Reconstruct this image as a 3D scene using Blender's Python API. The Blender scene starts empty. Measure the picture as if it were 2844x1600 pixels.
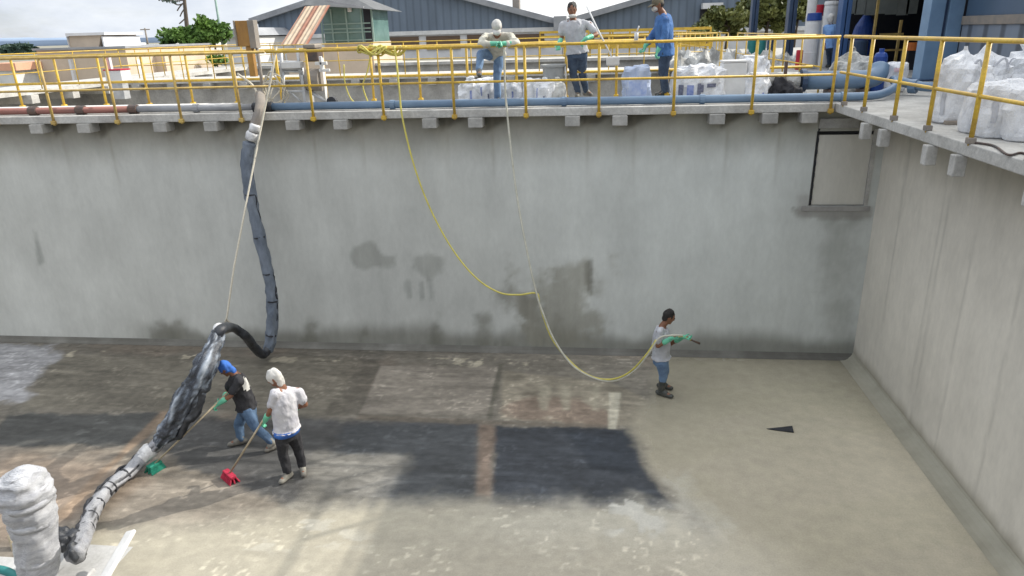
import bpy, bmesh, math, random
import numpy as np
from mathutils import Vector, Matrix, noise as mnoise

random.seed(7)
sc = bpy.context.scene
col = sc.collection
V = Vector
R = math.radians

# ------------------------------------------------------------------ camera
FPX, PITCH, ROLL, YAW = 1958.8, .348, -.0288, -.1188
CAM = V((-4.805, -12.393, 5.839))
_f = V((math.sin(YAW)*math.cos(PITCH), math.cos(YAW)*math.cos(PITCH), -math.sin(PITCH)))
_r = V((math.cos(YAW), -math.sin(YAW), 0)); _u = _r.cross(_f)
CR = _r*math.cos(ROLL)+_u*math.sin(ROLL); CU = -_r*math.sin(ROLL)+_u*math.cos(ROLL); CF = _f
cam_d = bpy.data.cameras.new('camera'); cam = bpy.data.objects.new('camera', cam_d); col.objects.link(cam)
cam_d.sensor_width = 36; cam_d.lens = 36*FPX/2844; cam_d.clip_end = 9000; cam_d.clip_start = .1
m = Matrix((CR, CU, -CF)).transposed().to_4x4(); m.translation = CAM
cam.matrix_world = m; sc.camera = cam

# survey helpers: a sight line from the survey station cut by a level or upright plane gives a point of the place
def _ray(px, py): return CF+CR*((px-1422)/FPX)-CU*((py-800)/FPX)
def onZ(px, py, z=0.): d = _ray(px, py); return CAM+d*((z-CAM.z)/d.z)
def onY(px, py, y=0.): d = _ray(px, py); return CAM+d*((y-CAM.y)/d.y)
def onX(px, py, x=0.): d = _ray(px, py); return CAM+d*((x-CAM.x)/d.x)

# ------------------------------------------------------------------ materials
def lin(c):
    if isinstance(c, str):
        c = c.lstrip('#'); c = [int(c[i:i+2], 16)/255 for i in (0, 2, 4)]
        return tuple(x/12.92 if x <= .04045 else ((x+.055)/1.055)**2.4 for x in c)
    return tuple(c)
MATS = {}
def nd(nt, t, **kw):
    n = nt.nodes.new(t)
    for k, v in kw.items():
        if k in n.inputs: n.inputs[k].default_value = v
        else: setattr(n, k, v)
    return n
def pmat(name, c, rough=.6, var=.18, scale=6., bump=.15, metal=0., c2=None, spec=.35, stretch=(1, 1, 1), attr=None, trans=0., ramp=(.35, .68), fine=0.):
    """principled material; colour wanders between c and c2 by noise in object space, a second fine noise gives bump and grain"""
    if name in MATS: return MATS[name]
    mt = bpy.data.materials.new(name); mt.use_nodes = True; nt = mt.node_tree
    b = nt.nodes['Principled BSDF']
    b.inputs['Metallic'].default_value = metal; b.inputs['Specular IOR Level'].default_value = spec
    if trans: b.inputs['Transmission Weight'].default_value = trans
    c = lin(c); c2 = lin(c2) if c2 is not None else tuple(x*(1-var) for x in c)
    tc = nd(nt, 'ShaderNodeTexCoord'); mp = nd(nt, 'ShaderNodeMapping'); mp.inputs['Scale'].default_value = stretch
    nt.links.new(tc.outputs['Object'], mp.inputs['Vector'])
    n1 = nd(nt, 'ShaderNodeTexNoise', Scale=scale, Detail=7., Roughness=.62)
    nt.links.new(mp.outputs[0], n1.inputs['Vector'])
    rp = nd(nt, 'ShaderNodeMapRange'); rp.inputs['From Min'].default_value = ramp[0]; rp.inputs['From Max'].default_value = ramp[1]
    nt.links.new(n1.outputs[0], rp.inputs['Value'])
    mx = nd(nt, 'ShaderNodeMix', data_type='RGBA')
    mx.inputs[6].default_value = (*c, 1); mx.inputs[7].default_value = (*c2, 1)
    nt.links.new(rp.outputs[0], mx.inputs[0])
    out = mx.outputs[2]
    n2 = nd(nt, 'ShaderNodeTexNoise', Scale=scale*9, Detail=4., Roughness=.7)
    nt.links.new(mp.outputs[0], n2.inputs['Vector'])
    if attr:
        at = nd(nt, 'ShaderNodeAttribute', attribute_name=attr)
        m2 = nd(nt, 'ShaderNodeMix', data_type='RGBA', blend_type='MULTIPLY'); m2.inputs[0].default_value = 1
        nt.links.new(at.outputs['Color'], m2.inputs[6]); nt.links.new(out, m2.inputs[7]); out = m2.outputs[2]
    if fine:
        r2 = nd(nt, 'ShaderNodeMapRange'); r2.inputs['From Min'].default_value = .3; r2.inputs['From Max'].default_value = .7
        r2.inputs['To Min'].default_value = 1-fine; r2.inputs['To Max'].default_value = 1+fine
        nt.links.new(n2.outputs[0], r2.inputs['Value'])
        m3 = nd(nt, 'ShaderNodeMix', data_type='RGBA', blend_type='MULTIPLY'); m3.inputs[0].default_value = 1
        nt.links.new(out, m3.inputs[6]); nt.links.new(r2.outputs[0], m3.inputs[7]); out = m3.outputs[2]
    nt.links.new(out, b.inputs['Base Color'])
    rr = nd(nt, 'ShaderNodeMapRange'); rr.inputs['To Min'].default_value = max(.05, rough-.1); rr.inputs['To Max'].default_value = min(1, rough+.1)
    nt.links.new(n2.outputs[0], rr.inputs['Value']); nt.links.new(rr.outputs[0], b.inputs['Roughness'])
    if bump:
        bp = nd(nt, 'ShaderNodeBump', Strength=bump, Distance=.02)
        nt.links.new(n2.outputs[0], bp.inputs['Height']); nt.links.new(bp.outputs[0], b.inputs['Normal'])
    MATS[name] = mt; return mt
def ribmat(name, c, per, axis='X', dark=.6, rough=.5):
    """painted corrugated sheet: ribs every per metres"""
    mt = pmat(name, c, rough=rough, var=.22, scale=.9, bump=0, stretch=(1, 1, .25)); nt = mt.node_tree
    b = nt.nodes['Principled BSDF']; src = b.inputs['Base Color'].links[0].from_socket
    tc = nd(nt, 'ShaderNodeTexCoord'); w = nd(nt, 'ShaderNodeTexWave', bands_direction=axis, Scale=2*math.pi/per/20*1.0, Distortion=0., Detail=0.)
    nt.links.new(tc.outputs['Object'], w.inputs['Vector'])
    r = nd(nt, 'ShaderNodeMapRange'); r.inputs['From Min'].default_value = .05; r.inputs['From Max'].default_value = .3; r.inputs['To Min'].default_value = dark
    nt.links.new(w.outputs['Fac'], r.inputs['Value'])
    m2 = nd(nt, 'ShaderNodeMix', data_type='RGBA', blend_type='MULTIPLY'); m2.inputs[0].default_value = 1
    nt.links.new(src, m2.inputs[6]); nt.links.new(r.outputs[0], m2.inputs[7]); nt.links.new(m2.outputs[2], b.inputs['Base Color'])
    bp = nd(nt, 'ShaderNodeBump', Strength=.6, Distance=.03); nt.links.new(w.outputs['Fac'], bp.inputs['Height']); nt.links.new(bp.outputs[0], b.inputs['Normal'])
    return mt

M = {}
M['yellow'] = pmat('yellow_paint', (.62, .41, .05), .45, c2=(.36, .23, .06), scale=3.5, bump=.08, fine=.18, ramp=(.42, .72))
M['yellow_old'] = pmat('faded_yellow_paint', (.55, .40, .12), .55, c2=(.33, .22, .09), scale=5., bump=.1, fine=.15)
M['concrete'] = pmat('concrete', (.42, .41, .385), .85, c2=(.27, .265, .25), scale=2.2, bump=.4, fine=.12)
M['concrete_lt'] = pmat('pale_concrete', (.52, .51, .48), .85, c2=(.34, .33, .31), scale=2.5, bump=.4, fine=.15)
M['concrete_dk'] = pmat('dark_concrete', (.26, .25, .235), .85, c2=(.15, .148, .14), scale=1.5, bump=.4, fine=.15)
M['bluepipe'] = pmat('blue_pipe_paint', (.155, .24, .35), .4, c2=(.11, .175, .27), scale=2., bump=.04, spec=.5)
M['redpipe'] = pmat('rust_red_pipe_paint', (.30, .13, .11), .5, c2=(.22, .11, .095), scale=3., bump=.1)
M['greypipe'] = pmat('grey_pipe_paint', (.33, .34, .36), .5, c2=(.24, .25, .27), scale=3., bump=.08)
M['iron'] = pmat('dark_iron', (.06, .055, .055), .55, c2=(.13, .08, .06), scale=7., bump=.2)
M['steel'] = pmat('galvanised_steel', (.52, .53, .54), .45, c2=(.38, .39, .4), scale=5., bump=.1, metal=.35)
M['white'] = pmat('white_paint', (.66, .66, .655), .5, c2=(.54, .54, .535), scale=3., bump=.08)
M['bag'] = pmat('white_woven_plastic', (.74, .75, .77), .9, c2=(.55, .56, .59), scale=6., bump=.6, fine=.08, ramp=(.48, .74), spec=.15)
M['film'] = pmat('clear_wrapped_plastic', (.56, .57, .60), .28, c2=(.36, .37, .41), scale=3., bump=.9, spec=.6, stretch=(1, 1.2, 5.5), ramp=(.42, .7))
M['print'] = pmat('dark_print', (.10, .11, .17), .7, c2=(.22, .23, .30), scale=30., bump=0)
M['printblue'] = pmat('blue_print', (.16, .22, .48), .7, c2=(.34, .38, .58), scale=18., bump=0)
M['rope'] = pmat('pale_rope', (.62, .58, .48), .8, c2=(.48, .44, .36), scale=40., bump=.3)
M['yhose'] = pmat('yellow_hose', (.66, .58, .12), .45, c2=(.50, .44, .13), scale=8., bump=.05)
M['whose'] = pmat('pale_hose', (.54, .53, .45), .45, c2=(.42, .41, .34), scale=8., bump=.05)
M['skin'] = pmat('brown_skin', (.24, .115, .07), .5, c2=(.19, .085, .05), scale=12., bump=.1)
M['hair'] = pmat('black_hair', (.012, .011, .011), .5, c2=(.03, .026, .024), scale=40., bump=.6)
M['denim'] = pmat('blue_denim', (.10, .165, .26), .85, c2=(.05, .085, .15), scale=7., bump=.3)
M['denim_lt'] = pmat('pale_denim', (.17, .27, .42), .85, c2=(.10, .16, .27), scale=7., bump=.3)
M['denim_dk'] = pmat('dark_denim', (.075, .115, .185), .85, c2=(.035, .055, .10), scale=7., bump=.3)
M['blackcloth'] = pmat('black_cloth', (.022, .022, .026), .9, c2=(.045, .045, .05), scale=8., bump=.3)
M['whitecloth'] = pmat('white_cotton', (.58, .575, .60), .9, c2=(.40, .40, .45), scale=6., bump=.3)
M['greycloth'] = pmat('pale_grey_cotton', (.50, .51, .54), .9, c2=(.36, .37, .40), scale=6., bump=.3)
M['creamcloth'] = pmat('dusty_cream_cotton', (.56, .54, .47), .9, c2=(.38, .37, .31), scale=6., bump=.3)
M['bluecloth'] = pmat('blue_jacket_cloth', (.075, .185, .43), .85, c2=(.04, .10, .25), scale=5., bump=.3)
M['bluecap'] = pmat('bright_blue_cloth', (.045, .16, .52), .8, c2=(.03, .09, .33), scale=9., bump=.2)
M['glove'] = pmat('mint_green_rubber', (.16, .55, .36), .42, c2=(.10, .40, .27), scale=9., bump=.1, spec=.5)
M['boot'] = pmat('dark_rubber_boot', (.045, .052, .05), .45, c2=(.10, .10, .09), scale=9., bump=.15)
M['mudshoe'] = pmat('muddy_boot', (.26, .25, .215), .7, c2=(.12, .11, .10), scale=10., bump=.3)
M['mask'] = pmat('white_mask', (.60, .59, .56), .8, c2=(.44, .43, .41), scale=12., bump=.2)
M['eye'] = pmat('dark_eye', (.02, .015, .012), .2, bump=0)
M['wood'] = pmat('pale_wood', (.45, .38, .27), .7, c2=(.30, .25, .17), scale=12., bump=.2)
M['green'] = pmat('green_bristle', (.03, .30, .20), .6, c2=(.02, .2, .14), scale=30., bump=.6)
M['red'] = pmat('red_bristle', (.52, .03, .07), .6, c2=(.36, .02, .05), scale=30., bump=.6)
M['black_rubber'] = pmat('black_rubber', (.02, .022, .026), .5, c2=(.04, .042, .05), scale=10., bump=.2)
M['ochre'] = pmat('ochre_rust', (.40, .22, .055), .75, c2=(.24, .13, .05), scale=4., bump=.3, stretch=(1, 1, .4))
M['greysteel'] = pmat('weathered_grey_steel', (.20, .185, .17), .7, c2=(.28, .24, .2), scale=5., bump=.3)
M['navy'] = pmat('navy_steel', (.035, .06, .11), .45, c2=(.055, .085, .15), scale=2., bump=.08)
M['blue_steel'] = pmat('sky_blue_steel', (.19, .30, .44), .45, c2=(.14, .23, .35), scale=1.6, bump=.08)
M['teal'] = pmat('teal_sheet', (.03, .22, .22), .5, c2=(.02, .12, .11), scale=2., bump=.1)
M['darkin'] = pmat('dark_interior', (.016, .018, .026), .8, c2=(.03, .03, .035), scale=1., bump=0)
M['cream'] = pmat('cream_render', (.60, .49, .38), .9, c2=(.50, .41, .32), scale=1.2, bump=.1)
M['whitewall'] = pmat('whitewashed_wall', (.70, .70, .71), .85, c2=(.56, .56, .57), scale=.8, bump=.1)
M['roofgrey'] = pmat('grey_roof', (.33, .34, .36), .6, c2=(.22, .23, .25), scale=1., bump=.1)
M['windowbrown'] = pmat('brown_louvre_window', (.16, .10, .06), .5, c2=(.07, .05, .04), scale=3., bump=.1, stretch=(.3, .3, 6))
M['glass'] = pmat('green_tinted_glass', (.09, .17, .155), .18, c2=(.16, .27, .25), scale=.7, bump=0, spec=.8)
M['greenframe'] = pmat('green_grey_frame', (.20, .30, .27), .5, c2=(.28, .38, .34), scale=2., bump=.05)
M['strip'] = pmat('dusty_plastic_strip', (.30, .32, .30), .5, c2=(.22, .24, .22), scale=2., bump=.05)
M['bark'] = pmat('bark', (.12, .095, .075), .9, c2=(.07, .055, .045), scale=9., bump=.6, stretch=(1, 1, .3))
M['orange'] = pmat('orange_plastic', (.60, .17, .03), .5, c2=(.45, .12, .03), scale=5., bump=.1)
M['redplastic'] = pmat('red_plastic', (.48, .02, .045), .45, c2=(.35, .015, .03), scale=6., bump=.05)
M['royal'] = pmat('royal_blue_plastic', (.02, .07, .30), .4, c2=(.015, .045, .2), scale=4., bump=.05)
M['greytub'] = pmat('grey_plastic_tub', (.34, .35, .35), .5, c2=(.27, .28, .28), scale=4., bump=.08)
M['tarp'] = pmat('dirty_white_tarpaulin', (.58, .58, .56), .7, c2=(.24, .24, .23), scale=3., bump=.5, ramp=(.42, .6))
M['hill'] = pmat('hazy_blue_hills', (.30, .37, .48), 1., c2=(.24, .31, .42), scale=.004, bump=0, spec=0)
M['earth'] = pmat('dry_ground', (.26, .24, .20), .95, c2=(.19, .19, .14), scale=.12, bump=.2, fine=.15)

def leafmat(name, c, c2):
    mt = pmat(name, c, .55, c2=c2, scale=1.1, bump=0, spec=.3); b = mt.node_tree.nodes['Principled BSDF']
    b.inputs['Subsurface Weight'].default_value = 0; return mt
M['leaf'] = leafmat('bright_leaf', (.15, .26, .05), (.05, .11, .025))
M['leaf_olive'] = leafmat('olive_leaf', (.17, .18, .05), (.06, .08, .028))
M['leaf_dk'] = leafmat('dark_leaf', (.05, .085, .06), (.03, .055, .045))

# ------------------------------------------------------------------ mesh builder
OFF = {}
def tag(o, label=None, cat=None, group=None, kind=None):
    if label: o['label'] = label
    if cat: o['category'] = cat
    if group: o['group'] = group
    if kind: o['kind'] = kind
    return o
def empty(name, loc, label=None, cat=None, group=None, kind=None):
    o = bpy.data.objects.new(name, None); col.objects.link(o); o.location = loc; o.empty_display_size = .2
    OFF[o.name] = V(loc); return tag(o, label, cat, group, kind)
def frame_of(d, side=None):
    d = d.normalized()
    s = side if side is not None else (V((0, 0, 1)) if abs(d.z) < .9 else V((1, 0, 0)))
    a = s-d*s.dot(d)
    if a.length < 1e-5: a = d.orthogonal()
    a.normalize(); return a, d.cross(a)
class MB:
    def __init__(s): s.v = []; s.f = []; s.c = []
    def add(s, vs, fs):
        k = len(s.v); s.v += [tuple(x) for x in vs]; s.f += [tuple(i+k for i in f) for f in fs]; return s
    def boxb(s, x0, x1, y0, y1, z0, z1):
        return s.add([(x0,y0,z0),(x1,y0,z0),(x1,y1,z0),(x0,y1,z0),(x0,y0,z1),(x1,y0,z1),(x1,y1,z1),(x0,y1,z1)],
                     [(0,3,2,1),(4,5,6,7),(0,1,5,4),(1,2,6,5),(2,3,7,6),(3,0,4,7)])
    def box(s, c, sx, sy, sz, rot=None):
        vs = [V((a*sx/2, b*sy/2, d*sz/2)) for d in (-1, 1) for a, b in ((-1,-1),(1,-1),(1,1),(-1,1))]
        if rot is not None: vs = [rot @ p for p in vs]
        return s.add([p+V(c) for p in vs], [(0,3,2,1),(4,5,6,7),(0,1,5,4),(1,2,6,5),(2,3,7,6),(3,0,4,7)])
    def beam(s, a, b, w, h, side=None):
        a, b = V(a), V(b); p, q = frame_of(b-a, side)
        vs = [x+p*(i*w/2)+q*(j*h/2) for x in (a, b) for i, j in ((-1,-1),(1,-1),(1,1),(-1,1))]
        return s.add(vs, [(0,3,2,1),(4,5,6,7),(0,1,5,4),(1,2,6,5),(2,3,7,6),(3,0,4,7)])
    def tube(s, pts, r, n=8, cap=True, wob=0., seed=0, flat=1.):
        pts = [V(p) for p in pts]; k = len(s.v); rr = r if isinstance(r, (list, tuple)) else [r]*len(pts)
        a = None
        for i, p in enumerate(pts):
            d = (pts[min(i+1, len(pts)-1)]-pts[max(i-1, 0)])
            if d.length < 1e-9: d = V((0, 0, 1))
            d.normalize()
            if a is None: a, b = frame_of(d)
            a = (a-d*a.dot(d)); a = a.normalized() if a.length > 1e-6 else d.orthogonal().normalized(); b = d.cross(a)
            for j in range(n):
                t = 2*math.pi*j/n; q = rr[i]
                if wob: q *= 1+wob*mnoise.noise(V((math.cos(t)*1.6, math.sin(t)*1.6, i*.55+seed)))
                s.v.append(tuple(p+a*(q*math.cos(t))+b*(q*flat*math.sin(t))))
        for i in range(len(pts)-1):
            for j in range(n):
                s.f.append((k+i*n+j, k+i*n+(j+1) % n, k+(i+1)*n+(j+1) % n, k+(i+1)*n+j))
        if cap: s.f.append(tuple(k+j for j in reversed(range(n)))); s.f.append(tuple(k+(len(pts)-1)*n+j for j in range(n)))
        return s
    def lathe(s, c, prof, n=16):
        c = V(c); k = len(s.v)
        for r, z in prof:
            for j in range(n): t = 2*math.pi*j/n; s.v.append((c.x+r*math.cos(t), c.y+r*math.sin(t), c.z+z))
        for i in range(len(prof)-1):
            for j in range(n): s.f.append((k+i*n+j, k+i*n+(j+1) % n, k+(i+1)*n+(j+1) % n, k+(i+1)*n+j))
        s.f.append(tuple(k+j for j in reversed(range(n)))); s.f.append(tuple(k+(len(prof)-1)*n+j for j in range(n)))
        return s
    def cap_(s, p0, r0, p1, r1, n=10, side=None, flat=1.):
        """closed tapered capsule from p0 to p1"""
        p0, p1 = V(p0), V(p1); d = p1-p0
        if d.length < 1e-6: d = V((0, 0, 1e-4))
        u = d.normalized(); a, b = frame_of(u, side); k = len(s.v); rings = []
        for e in (-80, -45, 0): rings.append((p0+u*(r0*math.sin(R(e))), r0*math.cos(R(e))))
        for e in (0, 45, 80): rings.append((p1+u*(r1*math.sin(R(e))), r1*math.cos(R(e))))
        for p, r in rings:
            for j in range(n): t = 2*math.pi*j/n; s.v.append(tuple(p+a*(r*math.cos(t))+b*(r*flat*math.sin(t))))
        for i in range(5):
            for j in range(n): s.f.append((k+i*n+j, k+i*n+(j+1) % n, k+(i+1)*n+(j+1) % n, k+(i+1)*n+j))
        s.f.append(tuple(k+j for j in reversed(range(n)))); s.f.append(tuple(k+5*n+j for j in range(n))); return s
    def loft(s, st, n=16):
        """closed loft through (point, rside, rfront, sideaxis, frontaxis)"""
        k = len(s.v)
        for p, rs, rf, a, b in st:
            for j in range(n): t = 2*math.pi*j/n; s.v.append(tuple(V(p)+a*(rs*math.cos(t))+b*(rf*math.sin(t))))
        for i in range(len(st)-1):
            for j in range(n): s.f.append((k+i*n+j, k+i*n+(j+1) % n, k+(i+1)*n+(j+1) % n, k+(i+1)*n+j))
        s.f.append(tuple(k+j for j in reversed(range(n)))); s.f.append(tuple(k+(len(st)-1)*n+j for j in range(n))); return s
    def ell(s, c, ax, r, nu=14, nv=9):
        """ellipsoid with axes ax (3 vectors) and radii r"""
        c = V(c); k = len(s.v)
        for i in range(nv+1):
            e = -math.pi/2+math.pi*(i+.02 if i == 0 else i-.02 if i == nv else i)/nv
            for j in range(nu):
                t = 2*math.pi*j/nu
                s.v.append(tuple(c+ax[0]*(r[0]*math.cos(e)*math.cos(t))+ax[1]*(r[1]*math.cos(e)*math.sin(t))+ax[2]*(r[2]*math.sin(e))))
        for i in range(nv):
            for j in range(nu): s.f.append((k+i*nu+j, k+i*nu+(j+1) % nu, k+(i+1)*nu+(j+1) % nu, k+(i+1)*nu+j))
        s.f.append(tuple(k+j for j in reversed(range(nu)))); s.f.append(tuple(k+nv*nu+j for j in range(nu))); return s
    def quad(s, a, b, c, d): return s.add([a, b, c, d], [(0, 1, 2, 3)])
    def build(s, name, mat, parent=None, smooth=False, loc=None, remesh=0., sm=3, wrinkle=0., wscale=9., bevel=0., attr=None):
        off = OFF.get(parent.name, V((0,0,0))) if parent is not None else (V(loc) if loc is not None else V((0,0,0)))
        me = bpy.data.meshes.new(name)
        me.from_pydata([(x-off.x, y-off.y, z-off.z) for x, y, z in s.v], [], s.f); me.update()
        o = bpy.data.objects.new(name, me); col.objects.link(o)
        if remesh or bevel:
            bm = bmesh.new(); bm.from_mesh(me); bmesh.ops.recalc_face_normals(bm, faces=bm.faces); bm.to_mesh(me); bm.free()
        if remesh:
            r = o.modifiers.new('r', 'REMESH'); r.mode = 'VOXEL'; r.voxel_size = remesh; r.use_smooth_shade = True
            t = o.modifiers.new('s', 'SMOOTH'); t.iterations = sm; t.factor = .5
        if bevel:
            t = o.modifiers.new('b', 'BEVEL'); t.width = bevel; t.segments = 2; t.limit_method = 'ANGLE'
        if remesh or bevel:
            dg = bpy.context.evaluated_depsgraph_get(); me2 = bpy.data.meshes.new_from_object(o.evaluated_get(dg))
            o.modifiers.clear(); o.data = me2; bpy.data.meshes.remove(me); me = me2; me.name = name
        if wrinkle:
            nn = [v.normal.copy() for v in me.vertices]
            for v, q in zip(me.vertices, nn):
                c = v.co; h = mnoise.fractal(V((c.x*wscale, c.y*wscale, c.z*wscale*.55+c.x*3))+off, 1., 2., 3)
                v.co = c+q*(wrinkle*h)
            me.update()
        if attr is not None:
            a = me.color_attributes.new('Col', 'FLOAT_COLOR', 'POINT')
            a.data.foreach_set('color', np.asarray(attr, np.float32).ravel())
        if smooth or remesh: me.polygons.foreach_set('use_smooth', [True]*len(me.polygons))
        me.materials.append(mat)
        if parent is not None: o.parent = parent
        elif loc is not None: o.location = loc
        OFF[o.name] = off; return o
def catmull(pts, n=8):
    pts = [V(p) for p in pts]; out = []
    P = [pts[0]*2-pts[1]]+pts+[pts[-1]*2-pts[-2]]
    for i in range(1, len(P)-2):
        a, b, c, d = P[i-1:i+3]
        for k in range(n):
            t = k/n; out.append(.5*((2*b)+(c-a)*t+(2*a-5*b+4*c-d)*t*t+(3*b-a-3*c+d)*t*t*t))
    out.append(pts[-1]); return out

# ------------------------------------------------------------------ numpy noise and masks for weathering maps
def vnoise(x, y, seed=0):
    xi = np.floor(x).astype(np.int64); yi = np.floor(y).astype(np.int64); xf = x-xi; yf = y-yi
    def h(a, b):
        n = (a*374761393+b*668265263+seed*1274126177) & 0x7fffffff
        n = ((n ^ (n >> 13))*1274126177) & 0x7fffffff
        return ((n ^ (n >> 16)) & 0xffff)/65535.
    u = xf*xf*(3-2*xf); v = yf*yf*(3-2*yf)
    return (h(xi, yi)*(1-u)+h(xi+1, yi)*u)*(1-v)+(h(xi, yi+1)*(1-u)+h(xi+1, yi+1)*u)*v
def fbm(x, y, s=1., seed=0, o=5):
    t = 0; a = .5; n = 0
    for i in range(o): t = t+a*vnoise(x*s, y*s, seed+i*17); n += a; s *= 2.03; a *= .55
    return t/n
def sdist(x, y, poly):
    """signed distance to polygon, negative inside"""
    d = np.full(x.shape, 1e9); ins = np.zeros(x.shape, bool); n = len(poly)
    for i in range(n):
        ax, ay = poly[i]; bx, by = poly[(i+1) % n]; ex, ey = bx-ax, by-ay
        t = np.clip(((x-ax)*ex+(y-ay)*ey)/(ex*ex+ey*ey+1e-12), 0, 1)
        d = np.minimum(d, np.hypot(x-ax-t*ex, y-ay-t*ey))
        c = ((ay > y) != (by > y)) & (x < (bx-ax)*(y-ay)/(by-ay+1e-12)+ax); ins ^= c
    return np.where(ins, -d, d)
def sstep(a, b, x): t = np.clip((x-a)/(b-a), 0, 1); return t*t*(3-2*t)
def grid_mesh(name, P, nx, ny, colr, mat, keep=None):
    """P (nx*ny,3) vertices, colr (nx*ny,3) weathering colours"""
    i = np.arange((nx-1)*(ny-1)); a = (i//(nx-1))*nx+i % (nx-1)
    q = np.stack([a, a+1, a+nx+1, a+nx], 1)
    if keep is not None: q = q[keep]
    me = bpy.data.meshes.new(name); me.from_pydata([tuple(p) for p in P.tolist()], [], q.tolist()); me.update()
    at = me.color_attributes.new('Col', 'FLOAT_COLOR', 'POINT')
    at.data.foreach_set('color', np.concatenate([colr, np.ones((len(colr), 1))], 1).astype(np.float32).ravel())
    me.polygons.foreach_set('use_smooth', [True]*len(me.polygons)); me.materials.append(mat)
    o = bpy.data.objects.new(name, me); col.objects.link(o); OFF[o.name] = V((0,0,0)); return o

ZB, ZD, ZR, ZM = 4.484, 4.62, 5.633, 5.098       # deck underside, deck top, top rail, middle rail
OVB, OVR = .217, .927                             # overhang of the walkway over back wall and right wall
# ------------------------------------------------------------------ sky, sun
wd = bpy.data.worlds.new('World'); sc.world = wd; wd.use_nodes = True
nt = wd.node_tree; bg = nt.nodes['Background']; bg.inputs['Strength'].default_value = .1
SUN_EL, SUN_AZ = math.atan(.66), math.atan2(.87, .49)
sky = nd(nt, 'ShaderNodeTexSky', sky_type='NISHITA', sun_disc=False)
sky.sun_elevation = SUN_EL; sky.sun_rotation = SUN_AZ; sky.altitude = 900; sky.air_density = 1.2; sky.dust_density = 1.5
tc = nd(nt, 'ShaderNodeTexCoord'); mp = nd(nt, 'ShaderNodeMapping'); mp.inputs['Scale'].default_value = (1.6, 1.6, 3.8)
nt.links.new(tc.outputs['Generated'], mp.inputs['Vector'])
cn = nd(nt, 'ShaderNodeTexNoise', Scale=2.2, Detail=9., Roughness=.58, Distortion=.35); nt.links.new(mp.outputs[0], cn.inputs['Vector'])
cr = nd(nt, 'ShaderNodeMapRange', interpolation_type='SMOOTHSTEP'); cr.inputs['From Min'].default_value = .28; cr.inputs['From Max'].default_value = .50
cr.inputs['To Min'].default_value = .45; cr.inputs['To Max'].default_value = 1.
nt.links.new(cn.outputs[0], cr.inputs['Value'])
cn2 = nd(nt, 'ShaderNodeTexNoise', Scale=3.1, Detail=8., Roughness=.6); nt.links.new(mp.outputs[0], cn2.inputs['Vector'])
# thick cloud is white and bright towards the sun, greyer away from it
dt = nd(nt, 'ShaderNodeVectorMath', operation='DOT_PRODUCT'); dt.inputs[1].default_value = (.72, .41, .55)
nt.links.new(tc.outputs['Generated'], dt.inputs[0])
add = nd(nt, 'ShaderNodeMath', operation='MULTIPLY_ADD'); add.inputs[1].default_value = .55
nt.links.new(dt.outputs['Value'], add.inputs[0]); nt.links.new(cn2.outputs[0], add.inputs[2])
cc = nd(nt, 'ShaderNodeValToRGB'); e = cc.color_ramp.elements
e[0].position = .3; e[0].color = (6.4, 7.1, 8.3, 1); e[1].position = .95; e[1].color = (13.5, 13.5, 13.3, 1)
k = e.new(.55); k.color = (8.8, 9.3, 10., 1)
nt.links.new(add.outputs[0], cc.inputs[0])
mx = nd(nt, 'ShaderNodeMix', data_type='RGBA'); nt.links.new(cr.outputs[0], mx.inputs[0])
nt.links.new(sky.outputs[0], mx.inputs[6])
# an overcast dome is brighter overhead than at the horizon
sx = nd(nt, 'ShaderNodeSeparateXYZ'); nt.links.new(tc.outputs['Generated'], sx.inputs[0])
zr_ = nd(nt, 'ShaderNodeMapRange'); zr_.inputs['From Min'].default_value = .12; zr_.inputs['From Max'].default_value = .75; zr_.inputs['To Min'].default_value = 1.; zr_.inputs['To Max'].default_value = 1.6
nt.links.new(sx.outputs[2], zr_.inputs['Value'])
zm_ = nd(nt, 'ShaderNodeMix', data_type='RGBA', blend_type='MULTIPLY'); zm_.inputs[0].default_value = 1
nt.links.new(cc.outputs[0], zm_.inputs[6]); nt.links.new(zr_.outputs[0], zm_.inputs[7])
nt.links.new(zm_.outputs[2], mx.inputs[7]); nt.links.new(mx.outputs[2], bg.inputs['Color'])
sl = bpy.data.lights.new('sun', 'SUN'); sl.energy = 5.0; sl.angle = R(.6); sl.color = (1, .945, .85)
so = bpy.data.objects.new('sun', sl); col.objects.link(so)
sd = V((.87*math.cos(SUN_EL), .49*math.cos(SUN_EL), math.sin(SUN_EL))); so.rotation_euler = sd.to_track_quat('Z', 'Y').to_euler(); so.location = (20, 12, 30)
sc.view_settings.view_transform = 'Standard'; sc.view_settings.look = 'None'; sc.view_settings.exposure = 0; sc.view_settings.gamma = 1

# ------------------------------------------------------------------ the tank: floor and walls with weathering maps, a sun patch painted in
E_SH = .71
def ph(*c): return np.array([((x/255+.055)/1.055)**2.4 for x in c])/E_SH     # colour of a surface lit by the open sky only
def fp(*pts): return [tuple(onZ(x, y)[:2]) for x, y in pts]
def blend(C, c, mk): return C*(1-mk[:, None])+np.asarray(c)[None]*mk[:, None] if np.ndim(c) == 1 else C*(1-mk[:, None])+c*mk[:, None]
st = .03
xs = np.arange(-18, .0001, st); ys = np.arange(-9.2, .0001, st); nx, ny = len(xs), len(ys)
X, Y = np.meshgrid(xs, ys); X = X.ravel(); Y = Y.ravel()
n1 = fbm(X, Y, .7, 3); n2 = fbm(X, Y, 2.6, 11); n3 = fbm(X*.45, Y*2.2, 2.4, 23); n4 = fbm(X, Y, 9., 31, 3); n5 = fbm(X*.8, Y*1.3, 15., 37, 2)
ja = (n2-.5)*.5+(n4-.5)*.18
C = np.tile(ph(116, 111, 102), (len(X), 1))*(.8+.4*n3)[:, None]
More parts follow.
